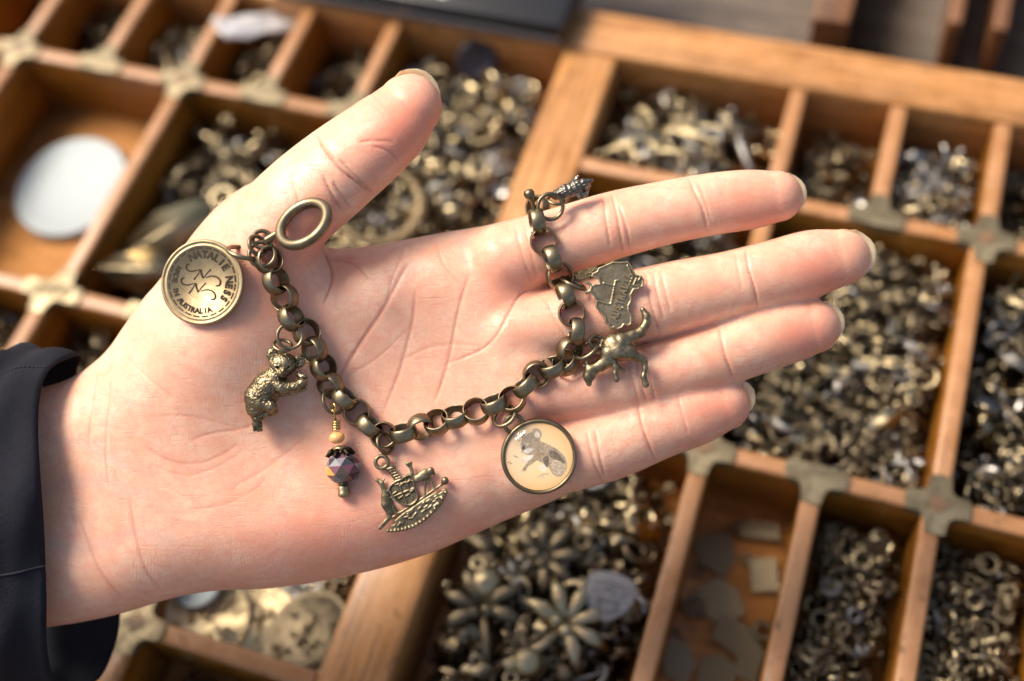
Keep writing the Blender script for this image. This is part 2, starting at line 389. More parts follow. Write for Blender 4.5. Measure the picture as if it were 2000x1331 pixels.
ob('printed_mark', mesh_np('printed_mark', *lg, M['white'], False), bx)
# ------------------------------------------------------------------ the hand
GH = .30
gx = np.arange(-106, 74, GH, dtype=np.float32); gy = np.arange(-62, 56, GH, dtype=np.float32); gz = np.arange(-29, 13, GH, dtype=np.float32)
GX, GY = np.meshgrid(gx, gy, indexing='ij')
def PU(p): p = np.array(p, float); q = p.copy(); q[:, 0] = (p[:, 0] - 1000) / 10; q[:, 1] = -(p[:, 1] - 665.5) / 10; return q
def gauss(cx, cy, sx, sy=None, ang=0, X=None, Y=None):
    sy = sy or sx; X = GX if X is None else X; Y = GY if Y is None else Y; x = X - (cx - 1000) / 10; y = Y + (cy - 665.5) / 10; a = math.radians(ang)
    u = x * math.cos(a) + y * math.sin(a); v = -x * math.sin(a) + y * math.cos(a); return np.exp(-(u * 10 / sx)**2 - (v * 10 / sy)**2)
palm = chaikin(PU([(-80, 770), (60, 762), (130, 745), (175, 716), (210, 685), (240, 640), (275, 588), (312, 548), (352, 490), (393, 436), (438, 389), (500, 350), (560, 350), (610, 400),
    (626, 455), (634, 484), (665, 487), (705, 483), (780, 471), (850, 457), (950, 441), (1020, 428), (1090, 428), (1085, 500), (1066, 553), (1068, 585), (1105, 620), (1150, 690), (1170, 712), (1130, 740), (1110, 790), (1085, 833), (1100, 880), (1110, 965),
    (1050, 992), (1000, 1011), (900, 1056), (850, 1078), (750, 1110), (650, 1132), (560, 1147), (500, 1152), (430, 1152), (340, 1166), (250, 1196), (180, 1212), (120, 1222), (-80, 1250)]), 2)
Fh = np.full((len(gx), len(gy), len(gz)), 30., np.float32); Z3 = gz[None, None, :]
d = polysd(GX, GY, palm)
Zf = (-1.5 + 7.5 * gauss(430, 640, 190, 150, 50) + 2.2 * gauss(640, 1000, 330, 120, 8) + 1.2 * gauss(300, 900, 200, 200) - 1.8 * gauss(800, 700, 170, 120, 60) + 1.7 * gauss(1040, 520, 90, 70) + 1.5 * gauss(1040, 690, 80, 70)
      + 1.6 * gauss(1020, 850, 90, 90) - 2.2 * gauss(60, 900, 130, 400) - 1.4 * gauss(650, 545, 60, 60) + .5 * gauss(930, 600, 60, 60) + .5 * gauss(850, 560, 40, 90) - .7 * gauss(655, 520, 26, 45, -20))
Zb = -20.5 - 2.5 * gauss(150, 950, 300, 500) + 3.5 * gauss(1050, 700, 250, 400)
zc = (Zf + Zb) / 2; hh = (Zf - Zb) / 2; R_ = 12.5
A = np.maximum(0, 1 - d / R_)
Fh = ((np.sqrt((A**2)[:, :, None] + ((Z3 - zc[:, :, None]) / hh[:, :, None])**2) - 1) * 9).astype(np.float32)
FING = {
 'index': [(985, 505, 69, -6.0, 6.6), (1090, 474, 67, -5.6, 6.7), (1200, 440, 66, -5.0, 6.4), (1310, 414, 62, -4.9, 5.9), (1405, 397, 60.5, -5.0, 5.6), (1475, 389, 57.5, -5.5, 5.2), (1518, 384, 50, -6.0, 4.7)],
 'middle': [(1000, 650, 66, -6.0, 6.6), (1120, 625, 70, -5.6, 6.8), (1260, 594, 71, -4.9, 6.6), (1340, 575, 69, -4.7, 6.2), (1412, 559, 65.5, -4.8, 6), (1512, 535, 66, -5, 5.8), (1600, 512, 64.5, -5.7, 5.3), (1646, 503, 55, -6.3, 4.7)],
 'ring': [(1010, 775, 60, -6.5, 6.2), (1170, 756, 60, -6.2, 6.4), (1302, 727, 61, -5.7, 6.2), (1408, 695, 61, -5.5, 6), (1508, 659, 62, -5.6, 5.8), (1560, 645, 59, -6.1, 5.4), (1590, 639, 52, -6.4, 4.8)],
 'little': [(1010, 915, 72, -7, 6.6), (1100, 895, 69, -6.6, 6.6), (1190, 871, 68, -6.4, 6.3), (1295, 831, 63, -6.2, 5.9), (1374, 804, 60, -6.3, 5.4), (1416, 791, 50, -6.7, 4.7)],
 'thumb': [(420, 610, 80, -7, 9), (505, 490, 98, -4.5, 9.5), (572, 408, 92, -2.6, 9.2), (650, 340, 89, -1.6, 8.7), (740, 268, 80, -1.6, 8.1), (772, 240, 75, -1.8, 7.6), (799, 208, 64, -2.4, 6.6)]}
DIRS = {}
for nm, st in FING.items():
    st = np.array(st, float); P = PU(st); P[:, 2] = st[:, 2] / 10; Q = resamp(P, 34); Q[:, 2] = np.maximum(Q[:, 2], .4); Q[:, 4] = np.maximum(Q[:, 4], .6)
    dd, t, sg = segdist(GX, GY, Q); ti = np.clip(t, 0, 32.999); i0 = ti.astype(int); fr = ti - i0
    it = lambda c: Q[i0, c] * (1 - fr) + Q[i0 + 1, c] * fr
    wv, zv, hv = it(2), it(3), it(4); q = (dd / wv)[:, :, None]
    f_ = ((np.sqrt(q**2 + ((Z3 - zv[:, :, None]) / hv[:, :, None])**2) - 1) * np.minimum(wv, hv)[:, :, None]).astype(np.float32)
    Fh = smin(Fh, f_, 3.0 if nm == 'thumb' else 1.5)
    DIRS[nm] = Q
Fh += ((gx + 104.)[:, None, None] < 0) * 50.
hv_, hf_ = nets(Fh, (gx[0], gy[0], gz[0]), GH)
hv_ = hv_.astype(np.float64)
# height of the skin's front surface, for laying the jewellery on it
ins = Fh < 0; top = np.where(ins.any(2), gz[len(gz) - 1 - np.argmax(ins[:, :, ::-1], axis=2)], -25.)
def surf(px, py, r=0):
    x = (px - 1000) / 10; y = -(py - 665.5) / 10; i = int(round((x - gx[0]) / GH)); j = int(round((y - gy[0]) / GH)); k = int(r / GH)
    return float(top[max(0, i - k):i + k + 1, max(0, j - k):j + k + 1].max())
def normals(v, f):
    a = v[f[:, 2]] - v[f[:, 0]]; b = v[f[:, 3]] - v[f[:, 1]]; n = np.cross(a, b); o = np.zeros_like(v)
    for k in range(4): np.add.at(o, f[:, k], n)
    return o / (np.linalg.norm(o, axis=1)[:, None] + 1e-12)
del ins, Fh
nv = normals(hv_, hf_)
CR = [  # creases: depth, width (units), points in photograph pixels
 (.95, .9, [(629, 478), (638, 503), (647, 522), (650, 546), (642, 572), (632, 598)]), (.45, .6, [(641, 508), (680, 511), (704, 524), (722, 545)]),
 (.5, 1.5, [(812, 500), (790, 525), (767, 569), (748, 608), (710, 662), (671, 725), (640, 760)]), (.38, 1.3, [(812, 560), (808, 620), (794, 680), (782, 725), (746, 812)]),
 (.42, 1.2, [(918, 535), (900, 585), (886, 650), (879, 695), (860, 758), (846, 790)]), (.5, .8, [(1056, 566), (1023, 569), (1000, 598), (975, 650), (948, 680), (915, 695), (860, 716)]),
 (.2, .5, [(776, 710), (830, 680), (879, 671), (940, 676)]), (.32, .6, [(1005, 440), (1011, 464), (1020, 500), (1041, 554)]), (.25, .5, [(1024, 440), (1034, 480), (1050, 545)]), (.3, .7, [(1065, 584), (1089, 635), (1110, 665)]),
 (.2, .5, [(850, 470), (866, 520), (905, 560)]), (.25, .6, [(790, 480), (780, 510), (760, 560), (758, 590)]), (.2, .5, [(670, 740), (740, 700), (800, 640)]),
 (.32, .8, [(274, 816), (357, 809), (420, 824), (473, 839)]), (.5, .8, [(368, 862), (413, 845), (473, 839), (500, 826)]), (.45, 1., [(274, 865), (330, 903), (390, 907), (435, 888), (473, 862)]),
 (.32, .8, [(285, 903), (360, 933), (420, 914), (470, 885)]), (.28, .55, [(447, 970), (458, 948), (511, 922), (574, 873), (612, 837)]), (.28, .6, [(353, 997), (435, 989), (503, 955), (522, 925)]),
 (.5, 1.1, [(251, 963), (263, 1038), (281, 1113), (319, 1158)]), (.5, 1.1, [(150, 1000), (172, 1060), (195, 1120), (244, 1172)]), (.3, .9, [(190, 720), (178, 800), (172, 880)]), (.3, .9, [(215, 730), (212, 800), (205, 890), (215, 960)]),
 (.25, .8, [(240, 690), (290, 740), (340, 780)]), (.2, .6, [(110, 860), (125, 960), (160, 1060)]),
 (.42, .55, [(1175, 375), (1180, 400), (1184, 437), (1193, 485)]), (.42, .55, [(1192, 372), (1205, 415), (1213, 466), (1219, 508)]), (.38, .5, [(1208, 400), (1225, 446), (1231, 495)]), (.5, .55, [(1346, 350), (1355, 372), (1369, 399), (1378, 428), (1381, 462)]), (.2, .4, [(1362, 352), (1380, 400), (1390, 440)]),
 (.5, .55, [(1456, 485), (1460, 518), (1474, 563), (1482, 606)]), (.2, .45, [(1435, 490), (1442, 530), (1450, 570)]), (.38, .55, [(1262, 535), (1266, 570), (1280, 626), (1288, 655)]), (.38, .55, [(1276, 530), (1282, 570), (1297, 626)]), (.3, .5, [(1290, 528), (1300, 572), (1310, 610)]),
 (.5, .55, [(1404, 640), (1409, 660), (1417, 700), (1434, 742)]), (.36, .55, [(1240, 700), (1250, 745), (1264, 790)]), (.36, .55, [(1256, 692), (1270, 740), (1280, 785)]), (.25, .45, [(1225, 705), (1238, 750), (1248, 790)]),
 (.5, .55, [(1246, 790), (1250, 815), (1260, 851), (1282, 904)]), (.36, .55, [(1146, 845), (1155, 885), (1164, 915), (1184, 955)]), (.36, .55, [(1162, 840), (1170, 885), (1182, 935)]), (.2, .4, [(1322, 770), (1334, 810), (1345, 850)]),
 (.3, .6, [(1090, 845), (1102, 900), (1120, 960)]),
 (1.0, .8, [(618, 262), (630, 285), (648, 310), (676, 342), (727, 380)]), (.5, .5, [(662, 310), (680, 330), (705, 356), (727, 376)]), (.28, .6, [(726, 286), (752, 292), (768, 303), (778, 318)]), (.25, .6, [(700, 278), (730, 275), (768, 277)]), (.4, .6, [(630, 340), (645, 375), (668, 414)]), (.35, .6, [(650, 355), (666, 380), (684, 408)]), (.25, .6, [(560, 330), (580, 380), (590, 430)])]
fx = hv_[:, 0]; fy = hv_[:, 1]; front = nv[:, 2] > .02; fi = np.where(front)[0]; cx_, cy_ = fx[fi].astype(np.float32), fy[fi].astype(np.float32)
disp = np.zeros(len(fi)); red = np.zeros(len(fi))
for dep, wd, pts in CR:
    P = chaikin(PU(pts), 2, False); x0, x1 = P[:, 0].min() - 3, P[:, 0].max() + 3; y0, y1 = P[:, 1].min() - 3, P[:, 1].max() + 3
    m = (cx_ > x0) & (cx_ < x1) & (cy_ > y0) & (cy_ < y1); dd, t, _ = segdist(cx_[m], cy_[m], P)
    e = np.minimum(1, np.minimum(t, len(P) - 1 - t) / (.22 * len(P))); g = np.exp(-(dd / max(.22, wd * .27))**2) * e
    disp[m] += dep * (g * (.75 if pts[0][0] > 1130 or pts[0][1] < 420 else .15 if pts[0][0] < 525 and pts[0][1] > 800 else .42) + .10 * np.exp(-(dd / (wd * 1.3))**2) * e); red[m] = np.maximum(red[m], g * min(1, dep * 1.6))
hv_[fi] -= nv[fi] * disp[:, None] * np.clip(nv[fi, 2] * 1.4, 0, 1)[:, None]
tone = np.zeros(len(hv_)); g2 = lambda cx, cy, s, s2=None, a=0: gauss(cx, cy, s, s2, a, fx, fy)
tone += .8 * g2(1610, 540, 75, 50) + .6 * g2(1490, 410, 110, 45) + .8 * g2(1580, 660, 70, 45) + .7 * g2(1400, 800, 70, 45) + .9 * g2(780, 250, 95, 70, 35) + .5 * g2(980, 560, 90, 70) + .4 * g2(560, 560, 70, 90) + .3 * g2(700, 900, 130, 60, 30) + .35 * g2(1040, 800, 120, 60)
tone += .5 * g2(620, 1050, 250, 60, 5) - .3 * g2(300, 930, 160, 200) - .3 * g2(820, 620, 100, 120) + .7 * g2(620, 450, 60, 50)
tone[fi] += 0
crease = np.zeros(len(hv_)); crease[fi] = red
vein = np.zeros(len(hv_))
for wd, pts in ((1.5, [(90, 960), (170, 930), (260, 960), (340, 1010)]), (1.3, [(90, 1060), (180, 1075), (260, 1040), (330, 1050)]), (1.3, [(110, 860), (180, 870), (250, 915), (300, 930)])):
    dd, t, _ = segdist(fx[fi].astype(np.float32), fy[fi].astype(np.float32), chaikin(PU(pts), 2, False)); vein[fi] = np.maximum(vein[fi], np.exp(-(dd / wd)**2))
wv_ = hv_.copy(); wv_[:, 0] *= (D - hv_[:, 2]) / D; wv_[:, 1] *= (D - hv_[:, 2]) / D
def at(px, py, z=0.):
    return Vector(((px - 1000) / 10 * (D - z) / D, -(py - 665.5) / 10 * (D - z) / D, z)) * S
# skin
m, nt, b = mat('skin', rough=.42); M['skin'] = m
a1 = N(nt, 'ShaderNodeAttribute', attribute_name='tone'); a2 = N(nt, 'ShaderNodeAttribute', attribute_name='crease')
v = coords(nt); n1 = noise(nt, v, 90, 4); n2 = noise(nt, v, 380, 3); n3 = noise(nt, v, 1400, 2)
c = ramp(nt, n1, [(.32, (.77, .405, .27)), (.68, (.83, .545, .40))])
c = mixc(nt, math_(nt, 'MULTIPLY', a1.outputs['Fac'], .78), c, (.76, .22, .14, 1))
c = mixc(nt, math_(nt, 'MULTIPLY', ramp(nt, n2, [(.42, (0, 0, 0)), (.68, (1, 1, 1))]), .42), c, (.76, .31, .23, 1))
a3 = N(nt, 'ShaderNodeAttribute', attribute_name='vein'); c = mixc(nt, math_(nt, 'MULTIPLY', a3.outputs['Fac'], .22), c, (.42, .36, .36, 1))
c = mixc(nt, math_(nt, 'MULTIPLY', a2.outputs['Fac'], .48), c, (.56, .15, .09, 1))
SKINC = c
b.inputs['Subsurface Weight'].default_value = .8; b.inputs['Subsurface Radius'].default_value = (1.0, .33, .17); b.inputs['Subsurface Scale'].default_value = .0018
b.inputs['Specular IOR Level'].default_value = .45
nt.links.new(ramp(nt, n2, [(.3, (.31,) * 3), (.7, (.47,) * 3)]), b.inputs['Roughness'])
vl = coords(nt, (220, 1500, 600), rot=(0, 0, math.radians(-13))); l1 = noise(nt, vl, 1.0, 4, .6, .3)
vc = coords(nt, (1700, 260, 600), rot=(0, 0, math.radians(-15))); l2 = noise(nt, vc, 1.0, 3, .6, .3)
vo = N(nt, 'ShaderNodeTexVoronoi', feature='DISTANCE_TO_EDGE'); vo.inputs['Scale'].default_value = 800; nt.links.new(v, vo.inputs['Vector'])
vor = ramp(nt, vo.outputs['Distance'], [(0, (0, 0, 0)), (.12, (1, 1, 1))])
wav = N(nt, 'ShaderNodeTexWave'); wav.inputs['Scale'].default_value = 430; wav.inputs['Distortion'].default_value = 26; wav.inputs['Detail'].default_value = 1; wav.inputs['Detail Scale'].default_value = .12; nt.links.new(v, wav.inputs['Vector'])
vb = N(nt, 'ShaderNodeTexVoronoi', feature='DISTANCE_TO_EDGE'); vb.inputs['Scale'].default_value = 1.; nt.links.new(coords(nt, (210, 330, 300), rot=(0, 0, .5)), vb.inputs['Vector'])
lin = math_(nt, 'MAXIMUM', ramp(nt, l1, [(.30, (1, 1, 1)), (.42, (0, 0, 0))]), math_(nt, 'MAXIMUM', ramp(nt, l2, [(.28, (1, 1, 1)), (.40, (0, 0, 0))]), ramp(nt, vb.outputs['Distance'], [(0, (.9, .9, .9)), (.09, (0, 0, 0))])))
lin = math_(nt, 'MULTIPLY', lin, ramp(nt, n1, [(.3, (.15,) * 3), (.65, (1, 1, 1))]))
SKINC = mixc(nt, math_(nt, 'MULTIPLY', lin, .24), SKINC, (.62, .22, .15, 1)); nt.links.new(SKINC, b.inputs['Base Color'])
s_ = math_(nt, 'ADD', math_(nt, 'MULTIPLY', ramp(nt, l1, [(.28, (0, 0, 0)), (.42, (1, 1, 1))]), .38), math_(nt, 'MULTIPLY', ramp(nt, l2, [(.24, (0, 0, 0)), (.38, (1, 1, 1))]), .22))
s_ = math_(nt, 'ADD', s_, math_(nt, 'MULTIPLY', vor, .10)); s_ = math_(nt, 'SUBTRACT', s_, math_(nt, 'MULTIPLY', lin, .10)); s_ = math_(nt, 'ADD', s_, math_(nt, 'MULTIPLY', n3, .3)); s_ = math_(nt, 'ADD', s_, math_(nt, 'MULTIPLY', wav.outputs[1], math_(nt, 'MULTIPLY', ramp(nt, n1, [(.4, (.1,) * 3), (.62, (1, 1, 1))]), .13))); s_ = math_(nt, 'ADD', s_, math_(nt, 'MULTIPLY', n2, .35))
bump(nt, b, s_, .00019, .8)
person = empty('person', HF); tag(person, 'outstretched open left palm in a dark grey sleeve, holding a brass charm bracelet', 'person')
me = mesh_np('hand', wv_ * S, hf_, M['skin'])
for nm, arr in (('tone', np.clip(tone, 0, 1)), ('crease', np.clip(crease, 0, 1)), ('vein', np.clip(vein, 0, 1))):
    at_ = me.attributes.new(nm, 'FLOAT', 'POINT'); at_.data.foreach_set('value', arr.astype(np.float32))
ob('hand', me, person)
# nails: curved plates on the far side of each tip, their free edge showing past it
M['nail'], nt, b = mat('fingernail', (.94, .81, .58), .38); b.inputs['Coat Weight'].default_value = .1
trn = N(nt, 'ShaderNodeBsdfTranslucent'); trn.inputs[0].default_value = (1., .88, .62, 1); mxn = N(nt, 'ShaderNodeMixShader'); mxn.inputs[0].default_value = .5
nt.links.new(b.outputs[0], mxn.inputs[1]); nt.links.new(trn.outputs[0], mxn.inputs[2]); nt.links.new(mxn.outputs[0], nt.nodes['Material Output'].inputs[0])
def nail(tip, ang, wid, out, zt, roll=0.):
    a = math.radians(ang); ax = Vector((math.cos(a), math.sin(a), 0)); sd_ = Vector((-math.sin(a), math.cos(a), 0)); V = []; nu, nv2 = 13, 9
    for layer in (0, 1):
        for i in range(nu):
            for j in range(nv2):
                th = (j / (nv2 - 1) * 2 - 1) * math.radians(64); r = wid / math.sin(math.radians(64))
                lat = r * math.sin(th); dz = -r * (math.cos(th) - math.cos(math.radians(64))) * .38
                end = out - (abs(lat) / wid)**2.4 * (out + wid * .42); s = -wid * 1.3 + (end + wid * 1.3) * i / (nu - 1)
                p = ax * s + sd_ * lat + Vector((0, 0, dz - .05 * (s + 3) * .5 - layer * .28)); V.append(p)
    f = []; o = nu * nv2
    for i in range(nu - 1):
        for j in range(nv2 - 1):
            q = (i * nv2 + j, (i + 1) * nv2 + j, (i + 1) * nv2 + j + 1, i * nv2 + j + 1); f += [q, tuple(k + o for k in q[::-1])]
    for i in range(nu - 1): f += [(i * nv2, i * nv2 + o, (i + 1) * nv2 + o, (i + 1) * nv2)[::-1], (i * nv2 + nv2 - 1, (i + 1) * nv2 + nv2 - 1, (i + 1) * nv2 + nv2 - 1 + o, i * nv2 + nv2 - 1 + o)[::-1]]
    for j in range(nv2 - 1): q = ((nu - 1) * nv2 + j, (nu - 1) * nv2 + j + 1, (nu - 1) * nv2 + j + 1 + o, (nu - 1) * nv2 + j + o); f.append(q[::-1])
    o_ = ob('fingernail', mesh_np('fingernail', np.array(V) * S, f, M['nail']), person); o_.location = at(*tip, zt); o_.rotation_euler = (0, 0, 0)
    if roll: o_.matrix_local = Matrix.Translation(at(*tip, zt)) @ Matrix.Rotation(roll, 4, ax)
nail((1564, 375), 8, 4.1, 1.5, -4.8); nail((1695, 495), 4, 4.9, 2.2, -4.8); nail((1636, 629), 6, 4.4, 1.8, -5.2); nail((1460, 776), 6, 4.3, 1.9, -5.4); nail((836, 160), 48, 5.4, 1.5, -2.6, .35)
# sleeve
M['cloth'], nt, b = mat('dark_cloth', (.028, .029, .040), .75); v = coords(nt); n1 = noise(nt, v, 60, 4); wv1 = noise(nt, coords(nt, (3800, 3800, 3800)), 1, 2)
nt.links.new(ramp(nt, n1, [(.3, (.011, .0115, .017)), (.7, (.022, .0225, .031))]), b.inputs['Base Color']); bump(nt, b, math_(nt, 'ADD', math_(nt, 'MULTIPLY', n1, 1.), math_(nt, 'MULTIPLY', wv1, .22)), .0016, .9)
b.inputs['Specular IOR Level'].default_value = .12
def sleeve_pt(ph, s, off=0.):
    """ph: 0 = towards viewer, +90 = picture top ; s: 0 at the rim, going left"""
    c, sn = math.cos(ph), math.sin(ph)
    rim = 95 + 45 * max(0, -c)**1.2 + 75 * max(0, sn)**5 + (18 * math.cos(ph * 2 + .6)) - 25 * max(0, c)
    if sn < 0: rim += 170 * max(0, -c + .12)**1 * abs(sn)**.7 + 40 * max(0, -sn)**8
    x = rim - s
    cy = 1010 + .04 * s; ry = 325 + .05 * s + 6 * math.sin(s * .02 + ph * 3); rz = 15.5 + .02 * s + .5 * math.sin(ph * 5 + s * .015)
    k = 1 / (abs(c)**2.6 + abs(sn)**2.6)**(1 / 2.6)
    fold = (1.1 * math.sin(s * .028 + 2 * math.sin(ph * 2)) + .7 * math.sin(s * .061 + ph * 4)) * min(1, .25 + s / 120) + .35 * math.sin(ph * 9 + s * .02)
    y = cy - (ry + (fold + off) * 9) * sn * k; z = -12.5 + (rz + fold + off) * c * k
    return x, y, z
def sleeve_mesh(s0, s1, off, n=96, m=36):
    V = []
    for i in range(m):
        s = s0 + (s1 - s0) * i / (m - 1)
        for j in range(n):
            x, y, z = sleeve_pt(2 * math.pi * j / n, s, off + (-.3 if i == 0 else 0)); V.append(((x - 1000) / 10 * (D - z) / D, -(y - 665.5) / 10 * (D - z) / D, z))
    f = [(i * n + j, i * n + (j + 1) % n, (i + 1) * n + (j + 1) % n, (i + 1) * n + j) for i in range(m - 1) for j in range(n)]
    return np.array(V), f
slv = ob('sleeve', mesh_np('sleeve', *(lambda r: (r[0] * S, r[1]))(sleeve_mesh(0, 520, 0)), M['cloth']), person)
md = slv.modifiers.new('thick', 'SOLIDIFY'); md.thickness = .55 * S; md.offset = -1
M['thread'], _, _ = mat('dark_thread', (.012, .012, .018), .8)
st_ = []
for k in range(34):
    pa = [sleeve_pt(.98 + .0006 * q_ + .02 * math.sin(q_ * .02), q_, .08) for q_ in (k * 9 + 6, k * 9 + 9, k * 9 + 11.5)]
    st_.append(tube([((x - 1000) / 10 * (D - z) / D, -(y - 665.5) / 10 * (D - z) / D, z) for x, y, z in pa], .13, 5))
ob('stitching', mesh_np('stitching', *(lambda r: (r[0] * S, r[1]))(join(st_)), M['thread']), person)
sm_ = [sleeve_pt(-.30 - .0003 * q_, q_, .05) for q_ in range(0, 400, 10)]
ob('seam', mesh_np('seam', *(lambda r: (r[0] * S, r[1]))(tube([((x - 1000) / 10 * (D - z) / D, -(y - 665.5) / 10 * (D - z) / D, z) for x, y, z in sm_], .22, 6)), M['thread']), person)
# ------------------------------------------------------------------ the bracelet
br = empty('charm_bracelet', HF); tag(br, 'antique brass chain bracelet with six dangling charms and a toggle ring, laid across the palm', 'bracelet')
def frame(px, py, z, X, Y, Zv):
    Mx = Matrix((X, Y, Zv)).transposed().to_4x4(); Mx.translation = at(px, py, z); return Mx
prof = [(2.25, -1.15), (2.3, -1.3), (2.48, -1.24), (2.64, -.9), (2.74, -.45), (2.77, 0), (2.74, .45), (2.64, .9), (2.48, 1.24), (2.3, 1.3), (2.25, 1.15), (2.25, 0)]
link_v, link_f = lathe([(a, b) for a, b in prof], 40); link_me = mesh_np('chain_link', link_v * S, link_f, M['chain'])
LK = [(525, 509, 35), (539, 549, 58), (556, 582, -28), (569, 621, 64), (599, 650, 36), (614, 684, -44), (632, 718, 52), (645, 753, -40), (673, 778, 82), (697, 806, 8), (721, 832, 84), (750, 851, 10), (788, 846, 76), (822, 834, -40), (854, 825, 40), (889, 815, 62),
      (930, 804, 30), (966, 790, 76), (1000, 781, 24), (1027, 754, 82), (1048, 732, -14), (1079, 718, 68), (1105, 709, 50), (1113, 684, -40), (1126, 648, 84), (1117, 612, 5), (1105, 577, 84), (1093, 540, -12), (1079, 506, 84), (1062, 471, 3), (1049, 434, 84), (1050, 406, 42)]
for i, (x, y, ph) in enumerate(LK):
    a = LK[max(0, i - 1)]; c = LK[min(len(LK) - 1, i + 1)]; T = Vector((c[0] - a[0], -(c[1] - a[1]), 0)).normalized(); P = Vector((-T.y, T.x, 0)); f = math.radians(ph)
    ax = (Vector((0, 0, 1)) * math.cos(f) + P * math.sin(f)).normalized(); ax = (ax + T * .08 * math.sin(i * 2.1)).normalized(); Xv = (T - ax * T.dot(ax)).normalized(); Yv = ax.cross(Xv)
    z = surf(x, y, .8) + 1.15 + 1.1 * abs(math.sin(f))
    LK[i] = (x, y, ph, z); ob('chain_link', link_me, br, frame(x, y, z, Xv, Yv, ax))
def wire_ring(name, px, py, z, R, r, nrm, parent=br, m='chain'):
    n = Vector(nrm).normalized(); X = n.orthogonal().normalized(); me = mesh_np(name, *(lambda q: (q[0] * S, q[1]))(torus(R, r, 36, 10)), M[m])
    return ob(name, me, parent, frame(px, py, z, X, n.cross(X), n))
def castm(name, fld, c, z, parent=br, m='cast', label=None, tilt=None):
    v, f = fld.mesh(); me = mesh_np(name, v * S, f, M[m]); T = Matrix.Translation(at(*c, z))
    if tilt: T = T @ Matrix.Rotation(tilt[0], 4, Vector(tilt[1]))
    o = ob(name, me, parent, T)
    if label: o['label'] = label
    return o
# toggle ring and its eye
zt = surf(593, 437, 4)
tn = Vector((.42, .30, .86)); tn = Vector((-.40, .42, .82))
wire_ring('toggle_ring', 593, 437, zt + 3.2, 4.95, 1.02, (-.37, .53, .76))['label'] = 'thick plain brass toggle ring at the end of the chain'
wire_ring('ring_eye', 512, 468, surf(512, 468, 2) + 1.2, 1.75, .42, (.2, .3, .93))
fld = Field((-3, -3, -1.5), (3, 3, 1.5), .2); fld.add(fld.cap((-1.2, -.8, 0), (1.6, 1.0, 0), .75, .6), 0); castm('ring_neck', fld, (534, 461), surf(534, 461, 2) + 1.4, m='chain')
wire_ring('jump_ring', 503, 480, surf(503, 480, 2) + 1.8, 1.9, .42, (.75, .3, .6)); wire_ring('jump_ring', 512, 497, surf(512, 497, 2) + 1.5, 2.4, .42, (.1, .15, .98))
# coin charm
zc_ = surf(396, 552, 5) + .5
cn = Vector((-.13, .06, .99)).normalized(); Xc = Vector((1, 0, 0)); Xc = (Xc - cn * Xc.dot(cn)).normalized(); cM = frame(396, 552, zc_ + .4, Xc, cn.cross(Xc), cn)
coin = ob('coin_charm', mesh_np('coin_charm', *(lambda q: (q[0] * S, q[1]))(lathe([(.001, -.35), (7.9, -.35), (8.2, -.15), (8.2, .25), (8.0, .5), (7.75, .55), (7.6, .38), (7.3, .30), (7.15, .42), (6.95, .42), (6.85, .26), (.001, .26)], 80, False)), M['coinm']), br, cM)
coin['label'] = 'round pale brass coin charm with lettering round its edge, on the thumb base'
_glyph = {}
def glyph(ch):
    if ch not in _glyph:
        cu = bpy.data.curves.new('g', 'FONT'); cu.body = ch; cu.extrude = .05; cu.resolution_u = 3; cu.align_x = 'CENTER'; cu.align_y = 'CENTER'; cu.offset = .04
        o = bpy.data.objects.new('g', cu); sc.collection.objects.link(o); bpy.context.view_layer.update()
        me = bpy.data.meshes.new_from_object(o.evaluated_get(bpy.context.evaluated_depsgraph_get()))
        v = np.array([p.co[:] for p in me.vertices]).reshape(-1, 3); f = [tuple(p.vertices) for p in me.polygons]
        if len(v): v[:, :2] -= [(v[:, 0].max() + v[:, 0].min()) / 2, 0]; v[:, 1] -= .03
        bpy.data.objects.remove(o); bpy.data.curves.remove(cu); bpy.data.meshes.remove(me); _glyph[ch] = (v, f)
    return _glyph[ch]
def arc_text(txt, a0, a1, r, size, inward, z):
    out = []; n = len(txt)
    for i, ch in enumerate(txt):
        if ch == ' ': continue
        a = math.radians(a0 + (a1 - a0) * i / (n - 1)); v, f = glyph(ch); rot = a + (math.pi / 2 if inward else -math.pi / 2)
        Mx = Matrix.Translation((r * math.cos(a), r * math.sin(a), z)) @ Matrix.Rotation(rot, 4, 'Z') @ Matrix.Scale(size, 4); out.append(xf((v, f), Mx))
    return join(out)
def small(name, vf, parent, m, smooth=False):
    return ob(name, mesh_np(name, vf[0] * S, vf[1], M[m], smooth), parent)
small('lettering', arc_text('NATALIE NESS', 113, -36, 5.3, 1.9, False, .27), coin, 'engrave')
small('lettering', arc_text('MADE IN AUSTRALIA', 151, 286, 5.45, 1.4, True, .27), coin, 'engrave')
small('dash_ring', join([lathe([(6.42, .24), (6.42, .33), (6.62, .33), (6.62, .24)], 4, True, a, a + .19) for a in np.arange(0, 6.2, .262)]), coin, 'engrave')
def zs(p, z=.3): return [((x - 515) / 44.36, -(y - 850) / 44.36, z) for x, y in p]
nn = []
for ox, oy in ((0, 0), (-42, 115)):
    for p, r in (([(400, 693), (373, 703), (374, 733), (410, 755), (455, 750), (497, 741)], (.09, .15, .16, .12, .09, .08)), ([(442, 826), (470, 790), (500, 742)], (.12, .08, .08)), ([(500, 742), (508, 780), (522, 816)], (.17, .18, .15)), ([(522, 816), (552, 780), (588, 741)], (.08, .08, .12)),
                 ([(545, 811), (590, 798), (640, 806), (674, 842), (668, 876), (636, 882)], (.08, .11, .16, .17, .14, .11))):
        q = resamp(np.c_[np.array(zs([(x + ox, y + oy) for x, y in p])), np.array(r)], 10); nn.append(tube(q[:, :3], q[:, 3], 5))
for k in (-16, 0, 16): nn.append(tube(zs([(310 + k, 850 - k), (600 + k, 1062 - k)], .27), .025, 4))
